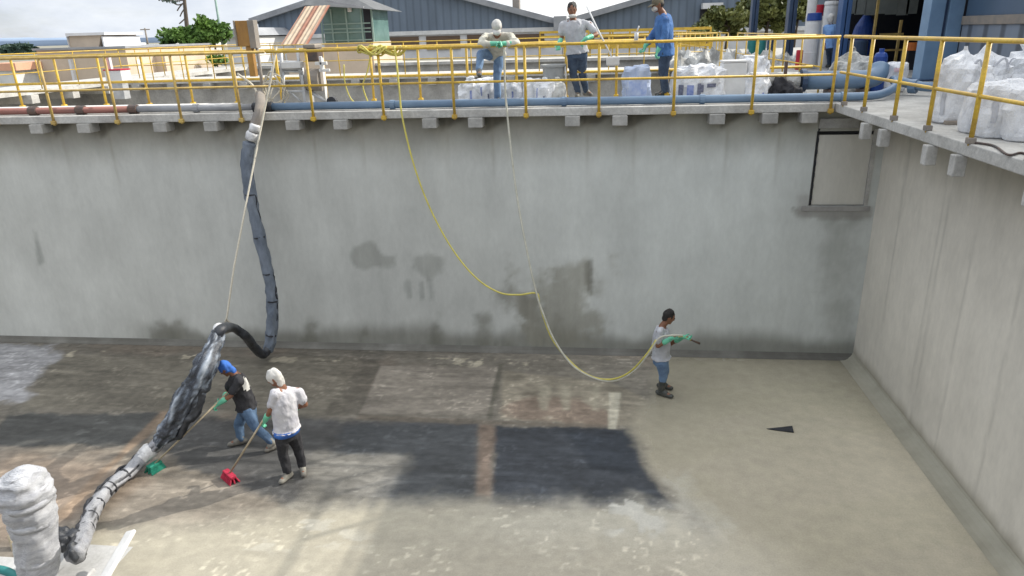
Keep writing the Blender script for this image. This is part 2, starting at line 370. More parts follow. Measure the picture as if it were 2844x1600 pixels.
C = blend(C, ph(126, 115, 103), sstep(.5, .68, n1)*.6)
C = blend(C, ph(98, 95, 88), sstep(.52, .7, fbm(X, Y, 1.1, 77))*.55)
def region(poly, c, w=.08, j=1., var=None, op=1.):
    global C
    d = sdist(X, Y, fp(*poly)); mk = (1-sstep(-w, w, d+ja*j))*op
    cc = ph(*c)
    if var is not None: cc = cc[None]*(1+(var-.5)[:, None]*1.1)
    C = blend(C, cc, mk)
# dried sludge, lighter brown towards the near left
region([(-700,1190),(420,1250),(1000,1260),(940,1440),(500,1500),(-700,1700)], (137,129,118), .3, 1.2, n3, .85)
region([(-400,1260),(300,1280),(420,1330),(150,1480),(-400,1560)], (142,125,110), .3, 1.3, n2, .6)
# bare panels and the bands between them
region([(140,985),(1010,995),(960,1150),(60,1135)], (116,111,100), .1, .5, n3, .8)
region([(20,1152),(440,1148),(395,1238),(-40,1238)], (78,79,78), .06, .45, n3, .95)
region([(480,1160),(1335,1172),(1325,1400),(870,1440),(600,1330),(440,1250)], (79,79,79), .09, .6, n3, .95)
region([(960,1180),(1332,1172),(1330,1385),(930,1440),(890,1330)], (76,79,82), .1, .7, n3, .85)
region([(880,1262),(1130,1266),(1060,1400),(820,1400)], (140,137,130), .2, 1.0, n3, .75)  # drier slate, lightened further to paint the sun patch into the colour
region([(1010,1000),(1060,1010),(1000,1152),(900,1152)], (104,99,90), .06, .3, n2, .8)
region([(1058,1016),(1384,1018),(1356,1152),(1000,1148)], (137,130,120), .03, .12, n1, .95)
region([(1396,1030),(1690,1062),(1800,1110),(1790,1185),(1386,1166)], (136,129,115), .06, .25, n2, .9)
region([(1380,1110),(1600,1110),(1700,1150),(1690,1182),(1390,1164)], (126,110,98), .12, 1.1, n2, .75)
region([(1384,1010),(1398,1010),(1366,1168),(1350,1166)], (92,89,80), .03, .2, None, .85)
region([(1000,1152),(1700,1182),(1700,1192),(990,1166)], (108,100,90), .03, .25, None, .8)
region([(1374,1180),(1750,1192),(1772,1240),(1780,1290),(1860,1385),(1885,1420),(1700,1420),(1362,1408)], (62,66,72), .05, .45, n3, .97)
region([(1560,1195),(1752,1196),(1772,1260),(1790,1330),(1640,1300)], (44,49,56), .12, .6, n3, .7)
region([(1330,1178),(1374,1180),(1364,1380),(1322,1376)], (124,109,97), .06, .35, n2, .9)
region([(452,1142),(486,1142),(300,1310),(190,1440),(140,1440)], (146,127,108), .05, .2, n2, .85)
# wet slurry on the right, smooth
wet = [(1845,990),(2460,985),(3100,1600),(3100,1900),(1650,1900),(2000,1500),(1960,1455),(1880,1385),(1800,1300),(1768,1215),(1745,1200),(1790,1120)]
dw = sdist(X, Y, fp(*wet)); mw = 1-sstep(-.14, .14, dw+ja*.55)
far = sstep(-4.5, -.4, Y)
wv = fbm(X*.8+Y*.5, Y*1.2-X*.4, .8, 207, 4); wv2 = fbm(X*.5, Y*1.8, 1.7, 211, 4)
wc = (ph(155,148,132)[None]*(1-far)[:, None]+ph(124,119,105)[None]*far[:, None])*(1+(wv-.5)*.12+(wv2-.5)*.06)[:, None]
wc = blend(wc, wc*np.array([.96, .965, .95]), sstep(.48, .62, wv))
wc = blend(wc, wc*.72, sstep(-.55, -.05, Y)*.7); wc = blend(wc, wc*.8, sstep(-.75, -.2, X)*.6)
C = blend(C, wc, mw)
# pale slurry across the foreground
pale = [(200,1480),(560,1450),(930,1405),(1300,1390),(1850,1400),(2010,1490),(2100,1600),(2100,1900),(200,1900)]
dp = sdist(X, Y, fp(*pale)); mpale = 1-sstep(-.35, .3, dp+ja*.9)
tone = sstep(1400, 2000, np.zeros_like(X))  # flat
C = blend(C, (ph(180,175,161)[None]*(1+(n3-.5)*.07)[:, None]), mpale*.98)
C = blend(C, C*np.array([.92, .91, .88]), mpale*(1-sstep(-7.0, -5.2, X+.5*(n1-.5))))
region([(1000,1520),(2100,1490),(2300,1650),(2200,1800),(900,1800)], (170,163,147), .5, .8, None, .8)
region([(1840,1330),(1900,1330),(2000,1460),(1960,1500),(1880,1440)], (176,173,163), .2, 1.2, None, .5)
# drip tongues where the slurry runs over the pale panel
for px in (1500, 1560, 1640): region([(px,1070),(px+26,1070),(px+20,1140),(px+4,1140)], (150,144,128), .05, .3, None, .7)
region([(1692,1090),(1722,1092),(1712,1192),(1690,1190)], (176,171,155), .03, .15, None, .85)
# whitish residue at the far left and flakes along the wall
region([(-600,945),(150,958),(165,985),(110,1060),(60,1110),(-600,1130)], (162,162,165), .12, 1.1, n3, .9)
fl = sstep(.6, .68, fbm(X, Y, 3.3, 91)); df = sdist(X, Y, fp((150,972),(1500,1000),(1500,1024),(150,990)))
C = blend(C, ph(176,168,150), fl*(1-sstep(-.03, .05, df))*.8)
fl = sstep(.615, .66, fbm(X*.6, Y*1.3, 3.2, 55)); df = sdist(X, Y, fp((620,1400),(900,1440),(1000,1500),(640,1520)))
C = blend(C, ph(196,193,182), fl*(1-sstep(-.1, .3, df))*.55)
fl = sstep(.64, .68, fbm(X, Y, 2.1, 58)); df = sdist(X, Y, fp((1700,1380),(1860,1390),(1830,1480),(1700,1480)))
C = blend(C, ph(192,190,182), fl*(1-sstep(-.1, .2, df))*.7)
# scratches and specks left by the brooms
C *= (1+((n4-.5)*.34+(n5-.5)*.42)*(1-mw*.9)*(1-mpale*.6))[:, None]
sp = sstep(.70, .80, vnoise(X*19, Y*19, 5))*sstep(.45, .7, n2)*(1-mw); C = blend(C, C*1.9, sp*.55)
sw = sstep(.60, .70, fbm(X*.5+Y*.12, Y*3., 2.8, 66, 4))*(1-mw)*(1-mpale*.8); C = blend(C, C*1.42, sw*.5)
sw = sstep(.60, .70, fbm(X*.5-Y*.1, Y*3., 2.2, 69, 4))*(1-mw)*(1-mpale*.8); C = blend(C, C*.68, sw*.5)
# the deep corner gets less sky than the open side: bring the survey colours back to surface colours
C /= np.clip(.27+.142*-X+.089*-Y, .62, 1.62)[:, None]
M['floor'] = pmat('tank_floor', (1, .995, .985), .5, c2=(.86, .86, .86), scale=5., bump=.16, attr='Col', fine=.10, spec=.3)
M['wall'] = pmat('tank_wall', (1, 1, .995), .85, c2=(.86, .86, .855), scale=1.3, bump=.12, attr='Col', fine=.05, spec=.2, stretch=(1, 1, .45))
WET = np.clip(np.maximum(mw, mpale*.7), 0, 1)
fnt = M['floor'].node_tree; fb_ = fnt.nodes['Principled BSDF']; fa = nd(fnt, 'ShaderNodeAttribute', attribute_name='Wet'); fr_ = nd(fnt, 'ShaderNodeMapRange')
fr_.inputs['To Min'].default_value = .62; fr_.inputs['To Max'].default_value = .27; fnt.links.new(fa.outputs['Fac'], fr_.inputs['Value']); fnt.links.new(fr_.outputs[0], fb_.inputs['Roughness'])
fbp = [n for n in fnt.nodes if n.type == 'BUMP'][0]; fs_ = nd(fnt, 'ShaderNodeMapRange'); fs_.inputs['To Min'].default_value = .35; fs_.inputs['To Max'].default_value = .03
fnt.links.new(fa.outputs['Fac'], fs_.inputs['Value']); fnt.links.new(fs_.outputs[0], fbp.inputs['Strength'])
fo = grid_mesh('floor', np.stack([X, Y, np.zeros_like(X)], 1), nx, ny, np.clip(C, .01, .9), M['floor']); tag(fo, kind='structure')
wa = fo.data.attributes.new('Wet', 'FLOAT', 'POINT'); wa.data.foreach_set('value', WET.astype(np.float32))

# back wall with the gated opening near the corner
HX0, HX1, HZ0, HZ1 = -1.09, -.13, 2.89, 4.16
xs = np.unique(np.concatenate([np.arange(-24, .0001, .05), [HX0, HX1]])); zs = np.unique(np.concatenate([np.arange(0, ZB+.0001, .05), [HZ0, HZ1, ZB]]))
def dd(a): return a[np.concatenate([[True], np.diff(a) > 1e-4])]
xs, zs = dd(xs), dd(zs)
X, Z = np.meshgrid(xs, zs); nx, nz = len(xs), len(zs); X = X.ravel(); Z = Z.ravel()
def wallcol(U, Z, base, seed):
    n1 = fbm(U, Z, .55, seed); n2 = fbm(U*2.6, Z*.32, 1.6, seed+5); n3 = fbm(U*7, Z*.25, 1.3, seed+9); n4 = fbm(U, Z, 3., seed+13)
    c = np.tile(ph(*base), (len(U), 1))*(1+(n1-.5)*.20+(n2-.5)*.08+(n3-.5)*.06+(n4-.5)*.09)[:, None]
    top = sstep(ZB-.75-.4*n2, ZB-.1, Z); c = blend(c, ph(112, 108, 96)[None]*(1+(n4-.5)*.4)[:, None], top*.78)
    return c, n1, n2, n3, n4
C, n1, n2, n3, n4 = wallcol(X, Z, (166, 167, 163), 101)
C = blend(C, C*np.array([1.15, 1.18, 1.2]), sstep(-9, -2, X)*.9)
C = blend(C, C*1.12, (1-sstep(-16, -8, X))*sstep(.6, 2.4, 3.4-Z)*.8)
hb = .12+.55*np.clip(fbm(X, Z*.2, .55, 140)-.3, 0, 1)*1.6+.25*fbm(X, Z*.3, 2.5, 150)
bot = (1-sstep(hb*.5, hb*1.35, Z))*sstep(-14.5, -12.8, X+.4*n1)
C = blend(C, ph(92, 91, 82)[None]*(1+(n3-.5)*.5)[:, None], bot*.7)
def wreg(poly, c, w=.1, j=.6, op=.8):
    global C
    P = [(onY(x, y).x, onY(x, y).z) for x, y in poly]; d = sdist(X, Z, P)
    C = blend(C, ph(*c)[None]*(1+(n3-.5)*.35)[:, None], (1-sstep(-w, w, d+(n4-.5)*j))*op)
wreg([(1480,760),(1540,730),(1650,720),(1665,860),(1640,985),(1470,985),(1460,850)], (122,120,109), .28, 1.4, .66)
wreg([(1395,820),(1500,800),(1510,870),(1430,880)], (106,104,95), .2, .9, .62)
wreg([(1630,720),(1648,715),(1645,830),(1628,800)], (104,103,95), .04, .2, .7)
wreg([(985,690),(1030,676),(1065,700),(1100,710),(1098,735),(1040,740),(1010,752),(972,735)], (134,135,130), .05, .25, .8)
wreg([(1150,712),(1190,700),(1236,712),(1225,760),(1190,775),(1150,740)], (138,139,134), .06, .3, .7)
for px in (1130, 1165, 1190): wreg([(px,780),(px+10,780),(px+14,830),(px+4,830)], (132,134,130), .03, .15, .6)
wreg([(90,640),(105,645),(122,730),(108,735)], (132,134,130), .05, .1, .7)
wreg([(2290,620),(2365,620),(2360,985),(2270,985),(2300,760)], (118,119,112), .3, .8, .4)
wreg([(2200,575),(2420,575),(2420,605),(2200,605)], (122,119,114), .04, .2, .7)
wreg([(2215,540),(2250,540),(2250,600),(2215,600)], (134,131,128), .05, .2, .5)
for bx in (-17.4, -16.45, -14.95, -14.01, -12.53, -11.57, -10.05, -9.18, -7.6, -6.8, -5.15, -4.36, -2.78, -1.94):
    # dark wedge right of each bracket, and a drip streak below
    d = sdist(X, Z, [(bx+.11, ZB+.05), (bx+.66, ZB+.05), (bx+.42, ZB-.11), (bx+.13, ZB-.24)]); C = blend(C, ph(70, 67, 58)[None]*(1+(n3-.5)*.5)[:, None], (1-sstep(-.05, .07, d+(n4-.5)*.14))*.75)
    d = np.abs(X-bx-.2-.1*n1); C = blend(C, ph(118, 114, 102), (1-sstep(.0, .05, d))*sstep(ZB-1.1-.9*n2, ZB-.2, Z)*.35)
for px, w_, h_ in ((1210, 8, 60), (1005, 30, 40), (860, 20, 40), (470, 60, 50), (1340, 20, 70), (1420, 12, 40)):
    wreg([(px-w_,985),(px-w_*.4,950-h_),(px+w_*.5,945-h_),(px+w_,985)], (98,97,88), .12, .5, .6)
i = np.arange((nx-1)*(nz-1)); cx = X[(i//(nx-1))*nx+i % (nx-1)]+.012; cz = Z[(i//(nx-1))*nx+i % (nx-1)]+.012
keep = ~((cx > HX0) & (cx < HX1) & (cz > HZ0) & (cz < HZ1))
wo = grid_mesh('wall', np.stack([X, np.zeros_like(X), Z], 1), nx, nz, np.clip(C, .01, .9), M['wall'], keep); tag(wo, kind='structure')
mb = MB()                                             # reveal of the opening and thickness of the wall
mb.quad((HX0,0,HZ0),(HX1,0,HZ0),(HX1,.32,HZ0),(HX0,.32,HZ0)); mb.quad((HX0,0,HZ0),(HX0,.32,HZ0),(HX0,.32,HZ1),(HX0,0,HZ1))
mb.quad((HX1,0,HZ0),(HX1,0,HZ1),(HX1,.32,HZ1),(HX1,.32,HZ0)); mb.quad((HX0,0,HZ1),(HX0,.32,HZ1),(HX1,.32,HZ1),(HX1,0,HZ1)); mb.quad((HX0,.32,HZ0),(HX1,.32,HZ0),(HX1,.32,HZ1),(HX0,.32,HZ1))
mb.build('opening_reveal', M['concrete_dk'], wo)
M['panel'] = pmat('pale_panel', (.62, .60, .54), .7, c2=(.50, .485, .43), scale=1.2, bump=.1, stretch=(1, 1, .3), fine=.06)
g = empty('sluice_gate', (HX0+.5, .1, HZ0), 'pale grey flat sluice gate set in the opening of the back wall', 'sluice gate')
MB().boxb(HX0+.045, HX1-.06, .03, .06, HZ0+.005, HZ1-.075).build('panel', M['panel'], g, bevel=.004)
MB().boxb(HX1-.06, HX1-.002, -.012, .028, HZ0+.004, HZ1+.02).build('guide_rail', M['concrete_lt'], g)
mb = MB(); vs = []
for k in range(29): vs += [(HX0+.003, -.008, HZ0+.01+k*.049), (HX0+(.035 if (k//2) % 2 else .012), -.008, HZ0+.01+k*.049)]
mb.add(vs, [(2*k, 2*k+1, 2*k+3, 2*k+2) for k in range(28)]).build('gap_shade', M['black_rubber'], g)  # jagged black strip put in for the shade of the gap beside the panel
li = MB().boxb(HX0+.0, HX1-.33, -.05, -.003, HZ1+.04, ZB-.12).build('lintel', M['concrete'], wo, bevel=.01)
M['sill'] = pmat('stained_sill', (.36, .35, .33), .85, c2=(.26, .25, .24), scale=3., bump=.2)
sill = MB().boxb(HX0-.12, HX1+.05, -.014, -.003, HZ0-.10, HZ0-.012).build('sill', M['sill'], wo, bevel=.01)

# right wall
ys = dd(np.arange(-12.6, .0001, .05)); Yg, Z = np.meshgrid(ys, zs); ny, nz = len(ys), len(zs); Yg = Yg.ravel(); Z = Z.ravel()
C, n1, n2, n3, n4 = wallcol(Yg, Z, (187, 182, 172), 301)
C = blend(C, ph(122, 116, 100), (1-sstep(.05, .22+.25*n2, Z))*.85)
ln = np.zeros_like(Yg)
for y0, s in ((-2.35, .02), (-2.5, .015), (-1.05, .02), (-4.4, .015), (-3.3, .02)): ln = np.maximum(ln, (1-sstep(0, .05, np.abs(Yg-y0-s*Z+(n4-.5)*.06)))*sstep(.35, .6, n1+.1))
C = blend(C, C*.72, ln*.6)
C = blend(C, C*1.06, sstep(.52, .68, fbm(Yg*3, Z*.35, 1.3, 330))*.5)
rw = grid_mesh('wall', np.stack([np.zeros_like(Yg), Yg, Z], 1), ny, nz, np.clip(C, .01, .9), M['wall']); tag(rw, kind='structure')
# coved footing along both walls
M['cove'] = pmat('wet_coving', (.45, .425, .345), .6, c2=(.33, .31, .245), scale=1.3, bump=.15)
M['cove2'] = pmat('grey_coving', (.13, .125, .11), .7, c2=(.21, .205, .185), scale=1.1, ramp=(.45, .7), bump=.2)
mb = MB()
for a in range(5):
    t0, t1 = R(90*a/5), R(90*(a+1)/5); r = .24
    p = [(-r+r*math.sin(t), r-r*math.cos(t)*1.0) for t in (t0, t1)]
    mb.quad((p[0][0]-.003, -12, p[0][1]*.55+.004), (p[1][0]-.003, -12, p[1][1]*.55+.004), (p[1][0]-.003, -.002, p[1][1]*.55+.004), (p[0][0]-.003, -.002, p[0][1]*.55+.004))
tag(mb.build('floor_cove', M['cove'], smooth=True), kind='structure')
mb = MB()
for a in range(3):
    q = [(-.10, .004), (-.085, .02), (-.035, .05), (-.004, .11)]
    mb.quad((-22, q[a][0], q[a][1]), (-.02, q[a][0], q[a][1]), (-.02, q[a+1][0], q[a+1][1]), (-22, q[a+1][0], q[a+1][1]))
tag(mb.build('floor_cove', M['cove2']), kind='structure')
# rest of the tank, out of the picture, and the outer ground
tag(MB().quad((-24,-9.2,-.004),(-24,-12.6,-.004),(0,-12.6,-.004),(0,-9.2,-.004)).quad((-24,0,-.004),(-24,-9.2,-.004),(-18,-9.2,-.004),(-18,0,-.004)).build('floor', M['concrete_dk']), kind='structure')
tag(MB().boxb(-24.3, -24, -12.9, 0, 0, ZB).boxb(-24, 0, -13.0, -12.6, 0, ZB-.4).build('wall', M['concrete']), kind='structure')

# ------------------------------------------------------------------ walkways (slabs with brackets)
wk = MB().boxb(-24, -OVR, -OVB, 1.25, ZB+.002, ZD).build('walkway', M['concrete_lt'], bevel=.012); tag(wk, kind='structure')
BX = (-17.4, -16.45, -14.95, -14.01, -12.53, -11.57, -10.05, -9.18, -7.6, -6.8, -5.15, -4.36, -2.78, -1.94, -1.32)
for x in BX: MB().boxb(x-.125, x+.125, -.29, -.003, ZB-.165, ZB+.0).build('bracket', M['concrete'], wk, bevel=.012)
wr = MB().boxb(-OVR+.001, 2.6, -12.6, 1.25, ZB+.002, ZD+.001).build('walkway', M['concrete_lt'], bevel=.012); tag(wr, kind='structure')
for y in (-1.65, -2.32, -3.70, -4.38, -5.8, -6.5): MB().boxb(-.99, -.86, y-.065, y+.065, ZB-.23, ZB).build('bracket', M['concrete_lt'], wr, bevel=.012)
# second tank behind the walkway and the one beyond it
tk = MB().boxb(-24, -.9, 1.0, 1.25, 0, ZB).boxb(-24, -.9, 11.6, 11.9, 0, ZB-.004).boxb(-.9, -.6, 1.25, 30, 0, ZB-.002).boxb(-23.4, -22.6, 1.25, 30, 0, ZB-.002).boxb(-22.6, -.9, 1.25, 11.6, -.1, 0).boxb(-22.6, -.9, 11.9, 29, -.1, 0.01).boxb(-22.6, -.9, 22.4, 22.7, 0, ZB-.003)
tag(tk.build('wall', M['concrete']), kind='structure')
w2 = MB().boxb(-22.3, -.9, 11.35, 13.0, ZB, ZD-.005).build('walkway', M['concrete_lt']); tag(w2, kind='structure')
for k in range(16): MB().boxb(-21.9+k*1.3, -21.65+k*1.3, 11.2, 11.6, ZB-.2, ZB-.002).build('bracket', M['concrete'], w2)
w3 = MB().boxb(-22.3, -.9, 22.2, 23.8, ZB, ZD-.006).build('walkway', M['concrete_lt']); tag(w3, kind='structure')
w4 = MB().boxb(-23.6, -21.3, 1.25, 30, ZB+.003, ZD-.002).build('walkway', M['concrete_lt']); tag(w4, kind='structure')
for k in range(12): MB().boxb(-22.6, -21.15, 2.0+k*1.75, 2.3+k*1.75, ZB-.24, ZB).build('bracket', M['concrete_lt'], w4)
yd = MB().boxb(-.9, 60, 1.25, 30, ZB-.3, ZD-.003).boxb(2.6, 60, -40, 1.25, ZB-.3, ZD-.004).build('pavement', M['concrete']); tag(yd, kind='structure')
gm = MB()
for x0, x1, y0, y1 in ((-4000, 4000, 30, 6000), (-4000, -23.6, -400, 30), (60, 4000, -400, 30), (-23.6, 60, -400, -40)): gm.quad((x0,y0,ZB-.3),(x1,y0,ZB-.3),(x1,y1,ZB-.3),(x0,y1,ZB-.3))
gm.quad((-23.6,-40,ZB-.3),(2.6,-40,ZB-.3),(2.6,-12.9,ZB-.3),(-23.6,-12.9,ZB-.3))
tag(gm.build('ground', M['earth']), kind='structure')

# ------------------------------------------------------------------ handrails
def handrail(a, b, posts, label, group='yellow handrails round the tanks', mat=None, r=.024, zt=ZR, zm=ZM, foot=None, near=True, plate=.042, pmt=None, pr=.024):
    """a, b: ends (x,y); posts: list of fractions; foot: level of the post feet"""
    mat = mat or M['yellow']; a, b = V((*a, 0)), V((*b, 0)); foot = ZD if foot is None else foot
    e = empty('handrail', (a.x, a.y, ZD), label, 'handrail', group)
    U = V((0, 0, 1)); n = 8 if near else 5
    if not near: r *= .75; pr = .018
    MB().tube([a+U*zt, b+U*zt], r, n).build('top_rail', mat, e, smooth=True)
    MB().tube([a+U*zm, b+U*zm], r*.82, n).build('middle_rail', mat, e, smooth=True)
    d = (b-a).normalized()
    for t in posts:
        p = a+(b-a)*t; lean = d*random.uniform(-.012, .012)
        po = MB().tube([p+U*foot, p+U*(zt-.01)+lean], pr, n).build('post', mat, e, smooth=True)
        if near: MB().boxb(p.x-plate, p.x+plate, p.y-plate, p.y+plate, foot+.02, foot+.02+plate*1.6).build('base_plate', pmt or mat, po, bevel=.008)
    return e
PX = (-18.2, -16.9, -15.75, -14.6, -13.35, -12.12, -10.99, -9.67, -8.4, -7.16, -5.93, -4.71, -3.49, -2.24, -1.0)
a0, a1 = -19.5, -.98
ya = -OVB-.012
# left stretch is faded
handrail((a0, ya), (-10.4, ya), [(x-a0)/(-10.4-a0) for x in PX if x < -10.4], 'faded yellow front handrail of the walkway, left stretch above the red pipe', mat=M['yellow_old'], foot=ZB-.03, zm=ZM-.03)
handrail((-10.37, ya), (a1, ya), [(x+10.37)/(a1+10.37) for x in PX if x > -10.4], 'bright yellow front handrail that the workers on the walkway stand behind', foot=ZB-.03, zm=ZM-.03)
yr = (-.55, -1.41, -2.51, -3.51, -4.52, -5.6, -6.8, -8.)
handrail((-OVR+.02, ya+.03), (-OVR+.02, -11), [(ya+.03-y)/(ya+.03+11) for y in yr], 'yellow handrail along the right walkway in front of the white bulk bags', foot=ZD-.02, pr=.026, r=.025, plate=.04, pmt=M['greysteel'])
handrail((-21.2, 1.2), (-.95, 1.2), [i/22+.012 for i in range(22)], 'yellow rear handrail of the walkway, behind the workers', r=.03, zm=ZM+.02)
handrail((-21.25, 1.4), (-21.25, 29), [i/17 for i in range(18)], 'yellow handrail running away along the left side of the second tank', near=False, mat=M['yellow'])
handrail((-21, 11.45), (-1, 11.45), [i/18 for i in range(19)], 'thin yellow handrail on the far side of the second tank', near=False)
handrail((-.75, 1.4), (-.75, 9.5), [i/6 for i in range(7)], 'yellow handrail running away beside the heap of dirty sheets', near=False)
handrail((-.75, 11), (-.75, 29), [i/12 for i in range(13)], 'distant yellow handrail running away past the dark blue columns', near=False)
handrail((2.5, .9), (2.5, -8), [i/7 for i in range(8)], 'yellow handrail at the foot of the corrugated wall, behind the bulk bags', near=False, r=.03)
# gate like frames of yellow rail in the distance
for k, (y, x0, x1) in enumerate(((26, -6, 1.), (32, -8, 2.))):
    e = empty('safety_barrier', (x0, y, ZD), ('yellow slatted barrier in front of the brown windows of the big shed', 'farther yellow slatted barrier under the olive tree')[k], 'barrier', 'distant yellow barriers')
    for z in (.35, .62, .9, 1.15): MB().boxb(x0, x1, y, y+.05, ZD+z-.07, ZD+z+.06).build('rail', M['yellow'], e)
    for j in range(8): MB().boxb(x0+j*(x1-x0)/7-.04, x0+j*(x1-x0)/7+.04, y+.055, y+.1, ZD-.3, ZD+1.2).build('post', M['yellow'], e)
# ------------------------------------------------------------------ pipes on the walkway
YP, ZP = .02, ZD+.078
e = empty('pipe', (-13.5, YP, ZD), 'rusty red pipe on the left end of the walkway with dark couplings', 'pipe')
MB().tube([(-24, YP, ZP), (-13.2, YP, ZP)], .06, 10).build('pipe_run', M['redpipe'], e, smooth=True)
for x in (-15.15, -14.2, -13.16): MB().tube([(x-.08, YP, ZP), (x+.08, YP, ZP)], .082, 12).build('coupling', M['iron'], e, smooth=False)
e = empty('pipe', (-12, YP, ZD), 'grey pipe between the red pipe and the hoist frame', 'pipe')
MB().tube([(-13.12, YP, ZP), (-10.86, YP, ZP)], .058, 10).build('pipe_run', M['greypipe'], e, smooth=True)
MB().tube([(-12.0, YP, ZP), (-11.9, YP, ZP)], .075, 10).build('coupling', M['greypipe'], e)
tag(MB().tube([(-24, YP+.2, ZP+.02), (-11.2, YP+.2, ZP+.02)], .045, 8).build('conduit', M['white'], smooth=True), 'thin pale conduit lying behind the red and grey pipes', 'conduit')
e = empty('pipe', (-6, YP, ZD), 'long thin sky blue pipe along the edge of the walkway with a raised end', 'pipe')
pth = [(-10.6, YP, ZP), (-6, YP, ZP+.005), (-1.2, YP, ZP), (-.5, YP, ZP)]+[tuple(p) for p in catmull([(-.5, YP, ZP), (-.15, .10, ZP+.02), (.15, .35, ZP+.10), (.32, .75, ZP+.17), (.4, 1.1, ZP+.18)], 5)][1:]
MB().tube(pth, .068, 12).build('pipe_run', M['bluepipe'], e, smooth=True)
for x in (-8.3, -5.3, -3.0, -.75): MB().tube([(x-.04, YP, ZP), (x+.04, YP, ZP)], .082, 12).build('coupling', M['bluepipe'], e)
MB().tube([(-10.85, YP, ZP), (-10.5, YP, ZP)], .10, 10, wob=.25).build('end_wrap', M['black_rubber'], e, smooth=True)
e = empty('pipe', (-.5, 1.0, ZD), 'thick blue pipe with an upturned elbow behind the corner of the walkway', 'pipe')
MB().tube([(-1.15, .95, ZD+.28), (-.12, .95, ZD+.28)]+[tuple(p) for p in catmull([(-.12, .95, ZD+.28), (.02, .97, ZD+.30), (.12, 1.03, ZD+.37), (.16, 1.12, ZD+.47)], 5)][1:], .155, 14).build('pipe_run', M['bluepipe'], e, smooth=True)
MB().tube([(-1.2, .95, ZD+.28), (-1.12, .95, ZD+.28)], .195, 14).build('flange', M['navy'], e)
for x in (-.75, -.2): MB().boxb(x, x+.13, .8, 1.1, ZD+.002, ZD+.13).build('saddle', M['iron'], e)
tag(MB().tube(catmull([(-1.98, .92, ZD+.27), (-1.6, .95, ZD+.28), (-1.23, .95, ZD+.28)], 6), .15, 14, wob=.05).build('wrapped_pipe', M['tarp'], smooth=True), 'thick pipe length wrapped in dirty white sheet, left of the blue pipe', 'pipe')
e = empty('pipe', (1.2, .2, ZD), 'short blue pipe lying at the far end of the right walkway', 'pipe')
MB().tube([(.42, 1.15, ZP+.17), (.75, .75, ZD+.16), (1.5, .1, ZD+.14)], .08, 10).build('pipe_run', M['bluepipe'], e, smooth=True)
MB().tube([(.62, .9, ZD+.155), (.70, .82, ZD+.155)], .12, 10).build('flange', M['bluepipe'], e)

